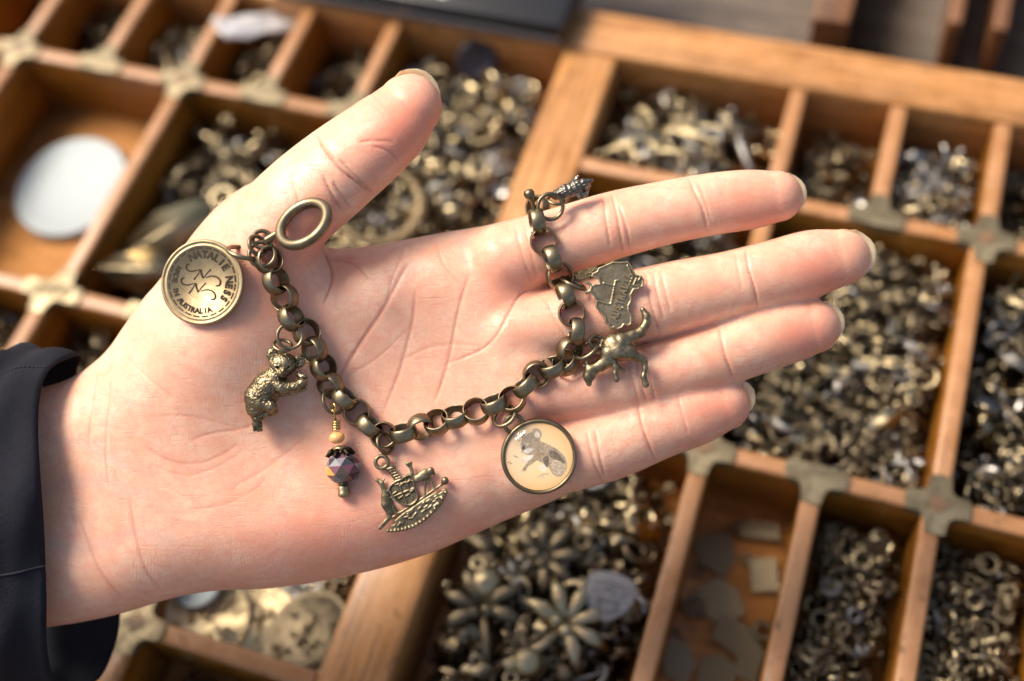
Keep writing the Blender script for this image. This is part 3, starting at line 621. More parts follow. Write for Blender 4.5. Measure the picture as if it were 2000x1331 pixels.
small('script_letters', join(nn), coin, 'engrave')
jr = empty; wire_ring('jump_ring', 476, 494, surf(476, 494, 1) + 1.7, 2.95, .45, (.28, .90, .32))
# koala charm (cast figure)
wire_ring('jump_ring', 566, 657, surf(566, 657, 2) + 2.9, 2.35, .34, (.25, .1, .95)); wire_ring('jump_ring', 552, 675, surf(552, 675, 2) + 1.9, 1.7, .33, (.2, .75, .55))
def zk(x, y, z, r=None):
    p = ((x - 400) / 44.35, -(y - 850) / 44.35, z); return p if r is None else (*p, r)
kf = Field((-5.4, -9.4, -2.2), (7.6, 8.3, 4.6), .13)
kf.add(kf.ell(zk(515, 680, 1.5), (2.6, 2.35, 1.9), .3), 0); kf.add(kf.ell(zk(420, 600, 1.0), (1.15, 1.45, .7), .3), .3); kf.cut(kf.ell(zk(425, 605, 1.9), (.6, .85, .42), .3), .2)
kf.add(kf.ell(zk(650, 650, 1.0), (1.1, 1.35, .7), -.3), .3); kf.cut(kf.ell(zk(650, 655, 1.9), (.55, .75, .42), -.3), .2)
kf.add(kf.ell(zk(520, 750, 2.7), (1.15, .95, 1.0)), .5); kf.add(kf.ell(zk(528, 728, 3.5), (.42, .7, .5)), .15)
for ex in (480, 575): kf.cut(kf.ell(zk(ex, 700, 3.2), (.3, .27, .45)), .15)
kf.add(kf.chain([zk(440, 790, .8, 2.2), zk(370, 870, .6, 2.8), zk(310, 960, .4, 2.95), zk(290, 1040, .2, 2.4)], .6), .6)
kf.add(kf.chain([zk(430, 810, 2.2, 1.3), zk(500, 870, 2.5, 1.15), zk(620, 865, 2.3, 1.0), zk(680, 830, 2.0, .9)], .4), .3)
kf.add(kf.chain([zk(640, 760, 1.2, .55), zk(690, 790, 1.3, .6)], .3), .2); kf.add(kf.chain([zk(500, 930, .6, .6), zk(600, 910, .6, .6), zk(690, 880, .8, .5)], .3), .3)
kf.add(kf.chain([zk(330, 1000, 2.0, 1.5), zk(410, 1030, 2.2, 1.2), zk(430, 1075, 1.4, .8), zk(330, 1110, 1.2, .65), zk(290, 1140, .9, .8)], .3), .3)
kf.add(kf.chain([zk(270, 1120, .4, .8), zk(285, 1190, .5, .85), zk(295, 1225, .5, .6)], .3), .3)
for q in (262, 290, 318): kf.add(kf.cap(zk(q - 3, 1195, .8), zk(q, 1240, .7), .28), .1)
for q in ((700, 780), (712, 810), (715, 850), (690, 770)): kf.add(kf.cap(zk(q[0] - 30, q[1], 2.0), zk(*q, 2.0), .27), .1)
nzf = RNG.normal(size=kf.F.shape).astype(np.float32)
for ax_ in (0, 1, 2): nzf = (nzf + np.roll(nzf, 1, ax_)) * .7
kf.F += .05 * nzf
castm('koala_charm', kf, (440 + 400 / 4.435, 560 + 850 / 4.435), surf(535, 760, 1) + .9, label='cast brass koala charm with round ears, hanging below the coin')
# bead dangle
d_ = empty('bead_dangle'); d_.parent = br; d_.matrix_local = Matrix.Translation(at(655, 820, surf(655, 860, 3) + 2.4)); d_['label'] = 'dangle of an orange bead above a faceted smoky crystal bead'
wire_ring('jump_ring', 650, 785, surf(650, 785, 2) + 2.2, 2.4, .36, (.72, .35, .6))
def dd_(x, y, z=0): return ((x - 655) / 10, -(y - 820) / 10, z)
lp = [dd_(650 + 3 * math.sin(t) * 2, 806 - 8 + 10 * math.cos(t), .6 * math.sin(t)) for t in np.linspace(0, 6.2, 16)]
small('wire_loop', join([tube([dd_(651, 797), dd_(650, 803, .5), dd_(653, 812, .3), dd_(656, 822)], .22, 7), tube(lp, .2, 6)]), d_, 'gold', True)
co = [(dd_(656.5, 823 + 17 * t)[0] + .62 * math.cos(t * 6.28 * 3.4), dd_(0, 823 + 17 * t)[1], .62 * math.sin(t * 6.28 * 3.4)) for t in np.linspace(0, 1, 60)]
small('wire_coil', tube(co, .25, 7), d_, 'gold', True)
M['orange_bead'], nt, b = mat('milky_orange_stone', (.82, .42, .16), .32); b.inputs['Subsurface Weight'].default_value = .5; b.inputs['Subsurface Scale'].default_value = .001
axd = (Vector(dd_(671, 960)) - Vector(dd_(657, 840))).normalized(); Xd = axd.orthogonal(); Md = lambda x, y, z=0: Matrix.Translation(Vector(dd_(x, y, z))) @ (Matrix((Xd.normalized(), axd.cross(Xd).normalized(), axd)).transposed().to_4x4())
v, f = xf(sphere(1, 10, 7, sc_=(1.62, 1.62, 1.2)), Md(658, 855)); small('stone_bead', (v, f), d_, 'orange_bead', True)
cap_ = [lathe([(.3, -.9), (1.3, -.7), (1.45, -.4), (1.35, .1), (.5, -.3)], 16)]
for k in range(6):
    a = k * math.pi / 3; pt = np.array([(1.2, -.1), (1.9, .3), (2.5, .9), (2.9, .8)]); cap_.append(tube([(r * math.cos(a), r * math.sin(a), z) for r, z in pt], (.55, .6, .45, .12), 6))
small('bead_cap', xf(join(cap_), Md(664, 879)), d_, 'cast', True)
m, nt, b = mat('smoky_crystal', rough=.06); M['crystal'] = m; at1 = N(nt, 'ShaderNodeAttribute', attribute_name='facet'); nt.links.new(at1.outputs['Color'], b.inputs['Base Color']); b.inputs['Metallic'].default_value = .1; b.inputs['Coat Weight'].default_value = .3; b.inputs['Coat Roughness'].default_value = .02
cp = [(.9, -3.2), (2.6, -2.2), (3.5, -.8), (3.5, .9), (2.6, 2.3), (.9, 3.2)]
cv, cf = [], []
for i, (r, z) in enumerate(cp):
    for j in range(8): a = (j + .5 * (i % 2)) * math.pi / 4; cv.append((r * math.cos(a), r * math.sin(a), z))
for i in range(5):
    for j in range(8):
        a, b_, c, d2 = i * 8 + j, i * 8 + (j + 1) % 8, (i + 1) * 8 + j, (i + 1) * 8 + (j + 1) % 8
        cf += ([(a, b_, c), (b_, d2, c)] if i % 2 == 0 else [(a, b_, d2), (a, d2, c)])
cf += [tuple(range(8))[::-1], tuple(40 + j for j in range(8))]
cv, cf = xf((np.array(cv), cf), Md(671, 914)); cme = mesh_np('crystal_bead', cv * S, cf, M['crystal'], False)
ca = cme.color_attributes.new('facet', 'FLOAT_COLOR', 'CORNER'); pal = [(.05, .045, .055), (.13, .13, .18), (.17, .065, .085), (.02, .02, .02), (.19, .18, .20), (.09, .065, .05)]
cc = Vector(dd_(671, 914))
for p in cme.polygons:
    ce = Vector((0, 0, 0))
    for vi in p.vertices: ce += cme.vertices[vi].co / S / len(p.vertices)
    rel = ce - cc; col = pal[random.randrange(6)]
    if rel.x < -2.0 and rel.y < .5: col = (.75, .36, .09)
    for li in p.loop_indices: ca.data[li].color = (*col, 1)
ob('crystal_bead', cme, d_)
small('end_cap', xf(lathe([(.01, -1.3), (.9, -1.2), (1.15, -.6), (1.1, .2), (1.25, .4), (1.15, 1.0), (.7, 1.25), (.01, 1.25)], 16, False), Md(671, 958)), d_, 'cast', True)
# crest charm: kangaroo, shield, emu on a scroll
def ze(x, y, z=0., r=None):
    p = ((x - 990) / 44.35, -(y - 900) / 44.35, z); return p if r is None else (*p, r)
def pe(pts): return np.array([ze(x, y)[:2] for x, y in pts])
ef = Field((-7.8, -8.8, -1.2), (8.0, 8.2, 1.8), .125); chn = lambda L, k=.15: ef.chain([ze(x, y, z, r * 1.04) for x, y, z, r in L], k, .6)
sh = (lambda q: q.mean(0) + (q - q.mean(0)) * 1.1)(chaikin(pe([(790, 860), (860, 800), (980, 740), (1000, 760), (1020, 860), (1045, 920), (1040, 960), (1000, 1000), (950, 1005), (880, 980), (825, 920)]), 2))
ef.add(ef.poly(sh, -.4, .45, .2), 0); shi = sh.mean(0) + (sh - sh.mean(0)) * .86; ef.cut(ef.poly(shi, .22, 1.5, .05), .05)
for a, b_ in (((815, 940), (1020, 855)), ((870, 790), (950, 990)), ((935, 760), (1000, 950)), ((850, 830), (1010, 790))): ef.add(ef.cap(ze(*a, .3), ze(*b_, .3), .13), .05)
for q in ((850, 900), (905, 830), (970, 800), (960, 920), (900, 940), (1000, 880)): ef.add(ef.cap(ze(q[0] - 12, q[1] + 8, .3), ze(q[0] + 12, q[1] - 10, .32), .17), .05)
ef.add(chn([(855, 770, 0, .55), (820, 700, 0, .75), (780, 690, 0, .5)]), .2)
for k in range(6): ef.add(ef.cap(ze(790 + k * 18, 695 + k * 20, .35), ze(835 + k * 16, 680 + k * 20, .35), .2), .1)
ef.add(ef.ring(ze(735, 635, 0), 1.2, .42), .2)
ef.add(chn([(705, 790, 0, .35), (735, 815, .1, .5), (755, 870, .1, .42), (765, 930, .1, .75), (775, 1000, .1, .95), (800, 1060, .1, .65), (800, 1110, .1, .4), (720, 1200, 0, .35)]), .2)
ef.add(ef.cap(ze(700, 800), ze(690, 790), .3), .1); ef.add(ef.cap(ze(745, 800), ze(755, 785), .2), .1); ef.add(chn([(760, 880, .2, .3), (810, 890, .2, .22)]), .1)
ef.add(chn([(790, 950, 0, .5), (830, 1030, 0, .5), (860, 1080, 0, .3), (930, 1060, 0, .22)]), .2)
ef.add(chn([(975, 670, 0, .35), (960, 650, .1, .4), (985, 640, .1, .3), (990, 690, 0, .33), (1000, 750, 0, .4), (1040, 780, .1, .65), (1110, 740, .1, 1.0), (1160, 710, .1, .65), (1190, 740, 0, .25)]), .25)
ef.add(chn([(1110, 780, 0, .4), (1110, 870, 0, .24), (1100, 950, 0, .25)]), .1); ef.add(chn([(1140, 760, 0, .4), (1165, 810, 0, .24), (1190, 860, 0, .25)]), .1)
ef.add(chn([(720, 1205, 0, .35), (800, 1130, 0, .25), (1010, 1000, 0, .25), (1250, 830, 0, .28), (1285, 800, .1, .55)]), .1); ef.add(ef.ell(ze(1282, 795, .1), (.72, .8, .7)), .1)
scr = chaikin(pe([(800, 1190), (870, 1110), (1000, 1020), (1180, 900), (1290, 850), (1305, 900), (1270, 980), (1200, 1070), (1080, 1160), (960, 1200), (860, 1225)]), 2)
ef.add(ef.poly(scr, -.4, .25, .2), .1); ef.cut(ef.ell(ze(830, 1160, 0), (.55, .35, 2), .6), .05); ef.cut(ef.ell(ze(1235, 885, 0), (.6, .3, 2), .6), .05)
random.seed(3)
for t in np.linspace(0, 1, 17):
    x = 790 + 500 * t; y = 1230 - 150 * t**1.3 - 190 * t**4 + 30 * math.sin(t * 3); y = 1225 + 15 * math.sin(3.1 * t) - 120 * t**1.4 - 210 * t**3.2
    ef.add(ef.ell(ze(x, y, .1), (.42, .36, .45), t * 6), .1)
for k in range(26):
    t = random.random(); x = 860 + 380 * t; y = 1150 - 220 * t + random.uniform(-30, 55); ef.add(ef.cap(ze(x, y, .2), ze(x + random.uniform(10, 40), y - random.uniform(5, 30), .22), .19), .05)
wire_ring('jump_ring', 752, 867, surf(752, 867, 2) + 1.9, 2.0, .36, (.75, .35, .55))
M['crestm'] = metal('blackened_brass', (.36, .29, .18), (.17, .13, .08), .46, 1100, .00014)
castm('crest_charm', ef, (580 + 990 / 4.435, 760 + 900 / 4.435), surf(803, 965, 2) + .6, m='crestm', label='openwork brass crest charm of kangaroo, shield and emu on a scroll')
# cabochon charm
zc2 = surf(1052, 892, 3) + .9; cab = empty('picture_charm'); cab.parent = br; cab.matrix_local = frame(1052.5, 891.6, zc2, Vector((1, 0, 0)), Vector((0, 1, 0)), Vector((0, 0, 1))); cab['label'] = 'round glass-domed charm with a painted koala on cream, by the little finger'
small('bezel', lathe([(.001, -.9), (6.9, -.9), (7.35, -.6), (7.45, 0), (7.35, .55), (7.05, .85), (6.75, .8), (6.65, .5), (6.65, -.2), (.001, -.2)], 72, False), cab, 'chain', True)
n_ = 150; g = np.linspace(-6.64, 6.64, n_); PX, PY = np.meshgrid(g, g, indexing='ij'); rr = np.hypot(PX, PY)
def zz(x, y): return ((x - 1475) / 44.36, -(y - 850) / 44.36)
img = np.zeros((n_, n_, 3)); tt = np.clip(rr / 6.6, 0, 1)[..., None]
img[:] = np.array([.80, .58, .31]) * (1 - tt**2.5) + np.array([.70, .42, .18]) * tt**2.5
img += (np.clip((-PX - PY * -.2) / 9, 0, 1)[..., None]) * np.array([.0, .04, .12])
nz = RNG.random((n_, n_)); 
for _ in range(2): nz = (nz + np.roll(nz, 1, 0) + np.roll(nz, 1, 1) + np.roll(nz, -1, 0)) / 4
nz = (nz - nz.mean()) / nz.std()
def paint(mask, col, amp=.08):
    global img
    mk = np.clip(mask, 0, 1)[..., None]; img = img * (1 - mk) + (np.array(col) * (1 + amp * nz[..., None])) * mk
def pel(x, y, rx, ry, a=0):
    cx, cy = zz(x, y); a = math.radians(a); u = (PX - cx) * math.cos(a) + (PY - cy) * math.sin(a); v_ = -(PX - cx) * math.sin(a) + (PY - cy) * math.cos(a)
    return (1 - np.sqrt((u * 44.36 / rx)**2 + (v_ * 44.36 / ry)**2)) * min(rx, ry) / 8
def ppo(pts): return polysd(PX, PY, chaikin([zz(*p) for p in pts], 2)) * 6
def pst(pts, wd): return (wd / 44.36 - segdist(PX, PY, np.array([zz(*p) for p in pts]))[0]) * 8
G1 = (.36, .27, .18); G2 = (.16, .115, .075); W1 = (.74, .64, .50)
paint(ppo([(1290, 840), (1340, 880), (1420, 890), (1400, 940), (1330, 890), (1280, 860)]), (.62, .49, .34), .1)
paint(ppo([(1470, 710), (1560, 740), (1660, 800), (1715, 870), (1725, 930), (1700, 1000), (1650, 1035), (1590, 1010), (1550, 930), (1480, 900), (1420, 860), (1410, 780)]), G1, .18)
paint(ppo([(1560, 780), (1640, 810), (1700, 880), (1700, 930), (1620, 880), (1560, 860)]), G2, .25); paint(ppo([(1570, 880), (1640, 870), (1720, 930), (1700, 1000), (1650, 1030), (1590, 1000)]), (.44, .34, .23), .2)
paint(ppo([(1470, 930), (1530, 900), (1555, 975), (1500, 985), (1455, 950)]), W1, .06); paint(ppo([(1500, 860), (1560, 830), (1570, 900), (1550, 960), (1515, 920)]), G2, .2)
paint(ppo([(1440, 790), (1540, 800), (1530, 850), (1450, 890), (1390, 940), (1365, 930), (1380, 880)]), (.33, .24, .145), .15)
paint(ppo([(1325, 860), (1400, 830), (1440, 830), (1410, 880), (1360, 900)]), (.72, .65, .55), .08)
paint(pst([(1420, 890), (1375, 925), (1350, 960)], 16), (.34, .25, .16), .15)
for q in ((1325, 975), (1345, 985), (1365, 975)): paint(pst([(1352, 945), q], 5), G2)
for q in ((1460, 1030), (1490, 1040), (1520, 1035)): paint(pst([(1560, 1000), (1500, 1005), q], 6), (.42, .33, .24))
paint(pel(1338, 668, 24, 30, -10), (.30, .22, .15), .1); paint(ppo([(1318, 700), (1365, 652), (1425, 632), (1480, 665), (1500, 740), (1480, 800), (1415, 845), (1350, 838), (1312, 785)]), G1, .14); paint(pel(1456, 655, 46, 54, 20), (.34, .26, .18), .12); paint(pel(1460, 662, 26, 33, 20), (.62, .52, .40), .1)
paint(pel(1380, 800, 50, 24, 15), (.62, .57, .48), .1); paint(pel(1342, 775, 17, 26, -15), (.05, .05, .05), .1); paint(pel(1376, 745, 11, 12), (.75, .7, .6)); paint(pel(1376, 745, 7, 8), (.03, .03, .03)); paint(pel(1305, 715, 12, 8), G2); paint(pel(1332, 812, 12, 8), (.15, .08, .06))
for x, y in ((1275, 850), (1225, 905)): paint(pst([(x - 18, y - 6), (x + 16, y + 8)], 6), G2); paint(pst([(x, y - 10), (x + 6, y + 12)], 4), G2)
V = np.c_[PX.ravel(), PY.ravel(), .45 + 0 * PX.ravel()]; ii = np.arange(n_ * n_).reshape(n_, n_); fq = np.stack([ii[:-1, :-1], ii[1:, :-1], ii[1:, 1:], ii[:-1, 1:]], -1).reshape(-1, 4); fq = fq[(np.hypot(V[fq, 0], V[fq, 1]).max(1) < 6.64)]
use, inv = np.unique(fq, return_inverse=True); pme = mesh_np('picture', V[use] * S, inv.reshape(-1, 4), M.setdefault('print', mat('printed_picture', rough=.6)[0]), False)
ca = pme.color_attributes.new('ink', 'FLOAT_COLOR', 'POINT'); ca.data.foreach_set('color', np.c_[np.clip(img.reshape(-1, 3)[use], 0, 1), np.ones(len(use))].astype(np.float32).ravel())
nt = M['print'].node_tree; an = N(nt, 'ShaderNodeAttribute', attribute_name='ink'); nt.links.new(an.outputs['Color'], nt.nodes['Principled BSDF'].inputs['Base Color']); ob('picture', pme, cab)
m = bpy.data.materials.new('clear_glass_dome'); m.use_nodes = True; nt = m.node_tree; nt.nodes.clear(); M['dome'] = m
tr = N(nt, 'ShaderNodeBsdfTransparent'); gl = N(nt, 'ShaderNodeBsdfGlossy'); gl.inputs['Roughness'].default_value = .06; fr = N(nt, 'ShaderNodeFresnel'); fr.inputs[0].default_value = 1.55; mx = N(nt, 'ShaderNodeMixShader'); ou = N(nt, 'ShaderNodeOutputMaterial')
gb = N(nt, 'ShaderNodeNewGeometry'); nt.links.new(math_(nt, 'MULTIPLY', fr.outputs[0], math_(nt, 'SUBTRACT', 1., gb.outputs['Backfacing'])), mx.inputs[0]); nt.links.new(tr.outputs[0], mx.inputs[1]); nt.links.new(gl.outputs[0], mx.inputs[2]); nt.links.new(mx.outputs[0], ou.inputs[0])
small('glass_dome', lathe([(6.62, .5)] + [(6.62 * math.cos(t), .5 + 2.3 * math.sin(t)) for t in np.linspace(.08, math.pi / 2 - .001, 14)], 64, False), cab, 'dome', True)
wire_ring('bail', 1003, 828, surf(1003, 828, 2) + 1.6, 1.75, .42, (.3, -.3, .9)); wire_ring('jump_ring', 985, 814, surf(985, 814, 2) + 2.2, 2.3, .40, (-.45, .62, .62))
# Australia map charm
def za(x, y, z=0.): return ((x - 880) / 47.53, -(y - 300) / 47.53, z)       # second set of zooms, origin 1000,520
def pa(L): return np.array([za(*q)[:2] for q in L])
mo = [(735, 100), (745, 70), (790, 50), (800, 20), (850, 0), (930, -35), (1010, -35), (1075, -40), (1100, -10), (1125, 40), (1145, 80), (1200, 95), (1225, 130), (1215, 190), (1170, 220), (1130, 225), (1105, 270), (1110, 320), (1085, 370), (1085, 420), (1110, 460), (1108, 540), (1075, 555),
      (1040, 545), (1020, 575), (975, 590), (945, 570), (915, 585), (895, 545), (865, 530), (855, 460), (810, 430), (775, 380), (780, 320), (760, 280), (725, 250), (725, 200), (760, 170), (810, 165), (805, 125), (770, 115)]
mf = Field((-4.2, -7.2, -1), (8.2, 8.2, 1.4), .125); mo2 = pa(mo); mf.add(mf.poly(mo2, -.55, .35, .15), 0); mf.cut(mf.poly(mo2, .22, 2, .1, .3), .05)
for L in ([(850, 160), (950, 185), (960, 140), (990, 135)], [(950, 185), (915, 355), (790, 325)], [(1070, 0), (1115, 100), (1090, 170), (1210, 200)], [(1130, 165), (1150, 120), (1165, 145), (1195, 95)], [(1025, 385), (1060, 405)]):
    for a, b_ in zip(L[:-1], L[1:]): mf.add(mf.cap(za(*a, .22), za(*b_, .22), .16), .04)
mf.add(mf.ring(za(690, 200, 0), .95, .32), .15)
M['mapm'] = metal('rubbed_antique_brass', (.50, .40, .25), (.28, .215, .13), .44, 900, .00012)
zmap = surf(1195, 580, 4) + 1.1; mpo = castm('map_charm', mf, (1000 + 880 / 4.753, 520 + 300 / 4.753), zmap, m='mapm', label='flat brass map charm embossed with a country outline and lettering')
T_ = []; a0 = np.array(za(945, 480)[:2]); a1_ = np.array(za(1075, 95)[:2]); an_ = math.atan2(*(a1_ - a0)[::-1])
for i, ch in enumerate('AUSTRALiA'):
    p = a0 + (a1_ - a0) * i / 8; T_.append(xf(glyph(ch), Matrix.Translation((p[0], p[1], .36)) @ Matrix.Rotation(an_, 4, 'Z') @ Matrix.Diagonal((1.5, 2.0, 3.2, 1))))
small('lettering', join(T_), mpo, 'coinm')
wire_ring('jump_ring', 1120, 554, surf(1120, 554, 2) + 1.7, 2.5, .38, (.42, .88, .22))
# kangaroo charm
kg = Field((-5.8, -18.2, -2.2), (8.8, -1.2, 2.9), .14); K = lambda L, k=.4: kg.chain([(*za(x, y, z), r) for x, y, z, r in L], k)
kg.add(kg.ell(za(968, 748, .3), (2.95, 2.75, 2.0), -.3), 0); kg.add(kg.ell(za(728, 985, .3), (1.15, 1.75, 1.0), -.1), 0)
kg.add(K([(1210, 405, 0, .50), (1245, 460, 0, .72), (1240, 540, 0, .85), (1190, 610, .1, 1.05), (1100, 655, .1, 1.35), (1010, 700, .2, 1.9), (950, 760, .3, 2.0), (900, 800, .3, 1.75)]), 0)
kg.add(K([(900, 800, .3, 1.6), (880, 870, .2, 1.45), (820, 915, .1, 1.2), (770, 940, .2, 1.0), (725, 960, .3, 1.0)]), .4)
kg.add(K([(725, 960, .3, 1.0), (705, 1020, .3, .85), (715, 1085, .3, .55)]), .3); kg.add(K([(705, 930, .4, .5), (693, 860, .4, .42)]), .2); kg.add(K([(735, 930, -.3, .4), (675, 920, -.4, .35)]), .2)
kg.add(K([(920, 860, .9, .75), (955, 920, 1.0, .52), (955, 990, 1.0, .42), (968, 1045, 1.0, .55)]), .3); kg.add(K([(960, 890, -.2, .45), (1005, 945, -.3, .28), (1040, 970, -.3, .34)]), .2)
kg.add(K([(980, 790, .8, 1.8), (1080, 800, .8, 1.45), (1170, 845, .7, .8), (1225, 870, .6, .62), (1230, 940, .6, .5), (1215, 1020, .6, .55), (1235, 1090, .6, .68)]), .4)
kg.add(kg.ring(za(780, 700, .2), 1.15, .42, (.2, .1, .95)), .3)
kg.F += .018 * np.sin(kg.X * 4.1 + 1.5 * np.sin(kg.Y * 2.3)) * np.sin(kg.Y * 3.7 + kg.Z * 3)
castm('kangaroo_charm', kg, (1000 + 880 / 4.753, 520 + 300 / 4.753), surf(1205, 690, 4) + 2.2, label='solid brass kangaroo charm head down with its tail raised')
wire_ring('jump_ring', 1146, 684, surf(1146, 684, 2) + 2.3, 2.35, .40, (-.55, .70, .42))
# toggle bar tip and the animal-head charm on the index finger
tb_ = lathe([(.01, -2.6), (.8, -2.6), (.35, -.2), (.62, .5), (.98, 1.0), (1.08, 1.7), (.85, 2.3), (.01, 2.5)], 20, False)
ax = Vector((-.35, .90, .25)).normalized(); X_ = ax.orthogonal().normalized(); zi = surf(1049, 434, 1) + 2.6
ob('toggle_bar', mesh_np('toggle_bar', tb_[0] * S, tb_[1], M['chain']), br, frame(1039, 394, zi, X_, ax.cross(X_), ax))['label'] = 'short toggle bar tip with rounded end'
wire_ring('jump_ring', 1075, 404, zi + .4, 2.45, .40, (.15, -.1, .97)); wire_ring('jump_ring', 1086, 391, zi + .2, 1.55, .30, (.1, .75, .6))
def zh(x, y, z, r=None): p = ((x - 700) / 44.35, -(y - 220) / 44.35, z); return p if r is None else (*p, r)
hd = Field((-4.8, -3.6, -2.4), (4.8, 3.4, 2.8), .12)
hd.add(hd.chain([zh(560, 275, 0, 1.0), zh(640, 240, 0, 1.35), zh(720, 215, 0, 1.45)], .3), 0); hd.add(hd.chain([zh(730, 205, .2, 1.4), zh(800, 180, .2, 1.1), zh(865, 145, .1, .35)], .3), .2)
hd.add(hd.chain([zh(690, 185, .2, .6), zh(745, 115, .2, .3)], .2), .15); hd.add(hd.chain([zh(735, 240, .6, .6), zh(765, 295, .6, .35)], .2), .15); hd.add(hd.chain([zh(760, 250, -.2, .7), zh(810, 270, -.1, .5), zh(850, 180, 0, .3)], .2), .15)
hd.cut(hd.cap(zh(720, 200, 1.8), zh(840, 170, 1.4), .25), .1)
hd.F += .1 * np.sin(hd.X * 6 + 2 * np.sin(hd.Y * 5)) * np.sin(hd.Y * 7)
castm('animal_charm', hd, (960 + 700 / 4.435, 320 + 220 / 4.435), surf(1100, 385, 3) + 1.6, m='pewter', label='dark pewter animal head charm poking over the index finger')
# ------------------------------------------------------------------ charms in the compartments (unit: metre)
def u2(vf, s): return vf[0] * s, vf[1]
def loop_(y, r=.14): return xf(torus(r, r * .38, 10, 5), Matrix.Translation((0, y, 0)))
def k_ring(): return torus(.33, .11, 14, 6)
def k_bead(): return lathe([(.14, -.25), (.30, -.28), (.34, -.12), (.28, 0), (.34, .12), (.30, .28), (.14, .25)], 12)
def k_leaf():
    t = np.linspace(0, 1, 7); o = [(.26 * math.sin(math.pi * x)**.8 * (1 + .15 * (i % 2)), x * 1.3 - .65) for i, x in enumerate(t)]; P = o + [(-x, y) for x, y in o[-2:0:-1]]
    return join([plate(P, -.05, .05, .03), tube([(0, -.65, .06), (0, .62, .06)], (.05, .03), 5), loop_(.78)])
def k_petal(n=6, s=.42, w=.13):
    L = [xf(sphere(1, 8, 5, sc_=(w, s, .09)), Matrix.Rotation(2 * math.pi * k / n, 4, 'Z') @ Matrix.Rotation(.2, 4, 'X') @ Matrix.Translation((0, s, 0))) for k in range(n)]
    return join(L + [sphere(.16, 8, 5)])
def k_palm():
    L = []
    for k in range(6):
        a = -.4 + k * .79; L.append(tube([(0, .2, 0), (math.cos(a) * .45, .2 + math.sin(a) * .45, .18), (math.cos(a) * .8, .2 + math.sin(a) * .8, .05)], (.09, .15, .05), 6))
    return join(L + [tube([(0, .25, 0), (.05, -.3, .03), (-.03, -1.0, 0)], (.12, .09, .14), 6), loop_(.95), sphere(.15, 7, 5, (.1, .12, .1)), sphere(.13, 7, 5, (-.13, .1, .1))])
def k_key(): return join([tube([(0, -.8, 0), (0, .5, 0)], .07, 6), xf(torus(.22, .07, 12, 6), Matrix.Translation((0, .7, 0))), box(0, .24, -.75, -.62, -.05, .05), box(0, .18, -.55, -.44, -.05, .05)])
def k_heart():
    P = [(.0, -.45), (.35, -.05), (.40, .22), (.22, .38), (0, .24), (-.22, .38), (-.40, .22), (-.35, -.05)]; return join([plate(chaikin(P, 1), -.08, .10, .06), loop_(.45)])
def k_coin(): return join([lathe([(.001, -.05), (.5, -.05), (.53, 0), (.5, .07), (.44, .07), (.42, .03), (.001, .05)], 18, False), loop_(.64)])
def k_horn():
    t = np.linspace(0, 1, 9); return join([tube(np.c_[.45 * np.cos(t * 4), .5 * np.sin(t * 4) + t * .2, .1 * t], .16 * (1 - t) + .04, 6), loop_(.2)])
def k_stick(): return join([tube([(0, -.9, 0), (.06, 0, .04), (0, .9, 0)], (.05, .11, .06), 6), sphere(.12, 7, 5, (0, .95, 0)), sphere(.09, 7, 5, (0, -.95, 0))])
def k_link(): return join([torus(.36, .055, 14, 5), xf(torus(.30, .055, 12, 5), Matrix.Translation((.5, 0, 0)) @ Matrix.Rotation(1.4, 4, 'X'))])
def k_star():
    P = [((.55 if i % 2 == 0 else .24) * math.cos(i * math.pi / 5), (.55 if i % 2 == 0 else .24) * math.sin(i * math.pi / 5)) for i in range(10)]; return join([plate(P, -.06, .08, .05), loop_(.62)])
def k_anchor(): return join([tube([(0, -.6, 0), (0, .5, 0)], .07, 6), tube([(-.45, -.3, 0), (-.25, -.6, 0), (0, -.7, .02), (.25, -.6, 0), (.45, -.3, 0)], (.05, .09, .1, .09, .05), 6), tube([(-.25, .3, 0), (.25, .3, 0)], .05, 5), loop_(.64)])
def k_fish():
    P = chaikin([(-.7, .0), (-.35, .28), (.1, .3), (.5, .05), (.85, .28), (.8, 0), (.85, -.28), (.5, -.05), (.1, -.3), (-.35, -.28)], 1); return join([plate(P, -.07, .1, .06), sphere(.05, 6, 4, (-.4, .06, .1)), xf(loop_(.14), Matrix.Translation((-.75, 0, 0)))])
def k_ball(): return join([sphere(.3, 10, 7), loop_(.4, .12)])
def k_bug(): return join([sphere(1, 8, 5, (0, 0, 0), (.16, .42, .15)), sphere(.14, 7, 5, (0, .45, .02))] + [xf(sphere(1, 8, 4, (0, 0, 0), (.42, .13, .04)), Matrix.Translation((sx * .42, y, .04)) @ Matrix.Rotation(sx * y * 1.2, 4, 'Z')) for sx in (-1, 1) for y in (-.05, .22)])
def k_fig(): return join([tube([(0, -.5, 0), (.08, -.1, .08), (0, .3, .05), (.05, .5, 0)], (.1, .2, .15, .12), 7), tube([(-.3, .1, 0), (0, .2, .1), (.32, .0, 0)], (.06, .1, .06), 6), tube([(-.12, -.8, 0), (-.05, -.4, .05)], (.08, .1), 6), tube([(.2, -.75, 0), (.06, -.4, .05)], (.08, .1), 6), loop_(.72)])
KIND = {'link': k_link, 'star': k_star, 'anchor': k_anchor, 'fish': k_fish, 'ring': k_ring, 'bead': k_bead, 'leaf': k_leaf, 'flower': k_petal, 'palm': k_palm, 'key': k_key, 'heart': k_heart, 'coin': k_coin, 'horn': k_horn, 'stick': k_stick, 'ball': k_ball, 'dragonfly': k_bug, 'figure': k_fig}
KV = {k: f() for k, f in KIND.items()}
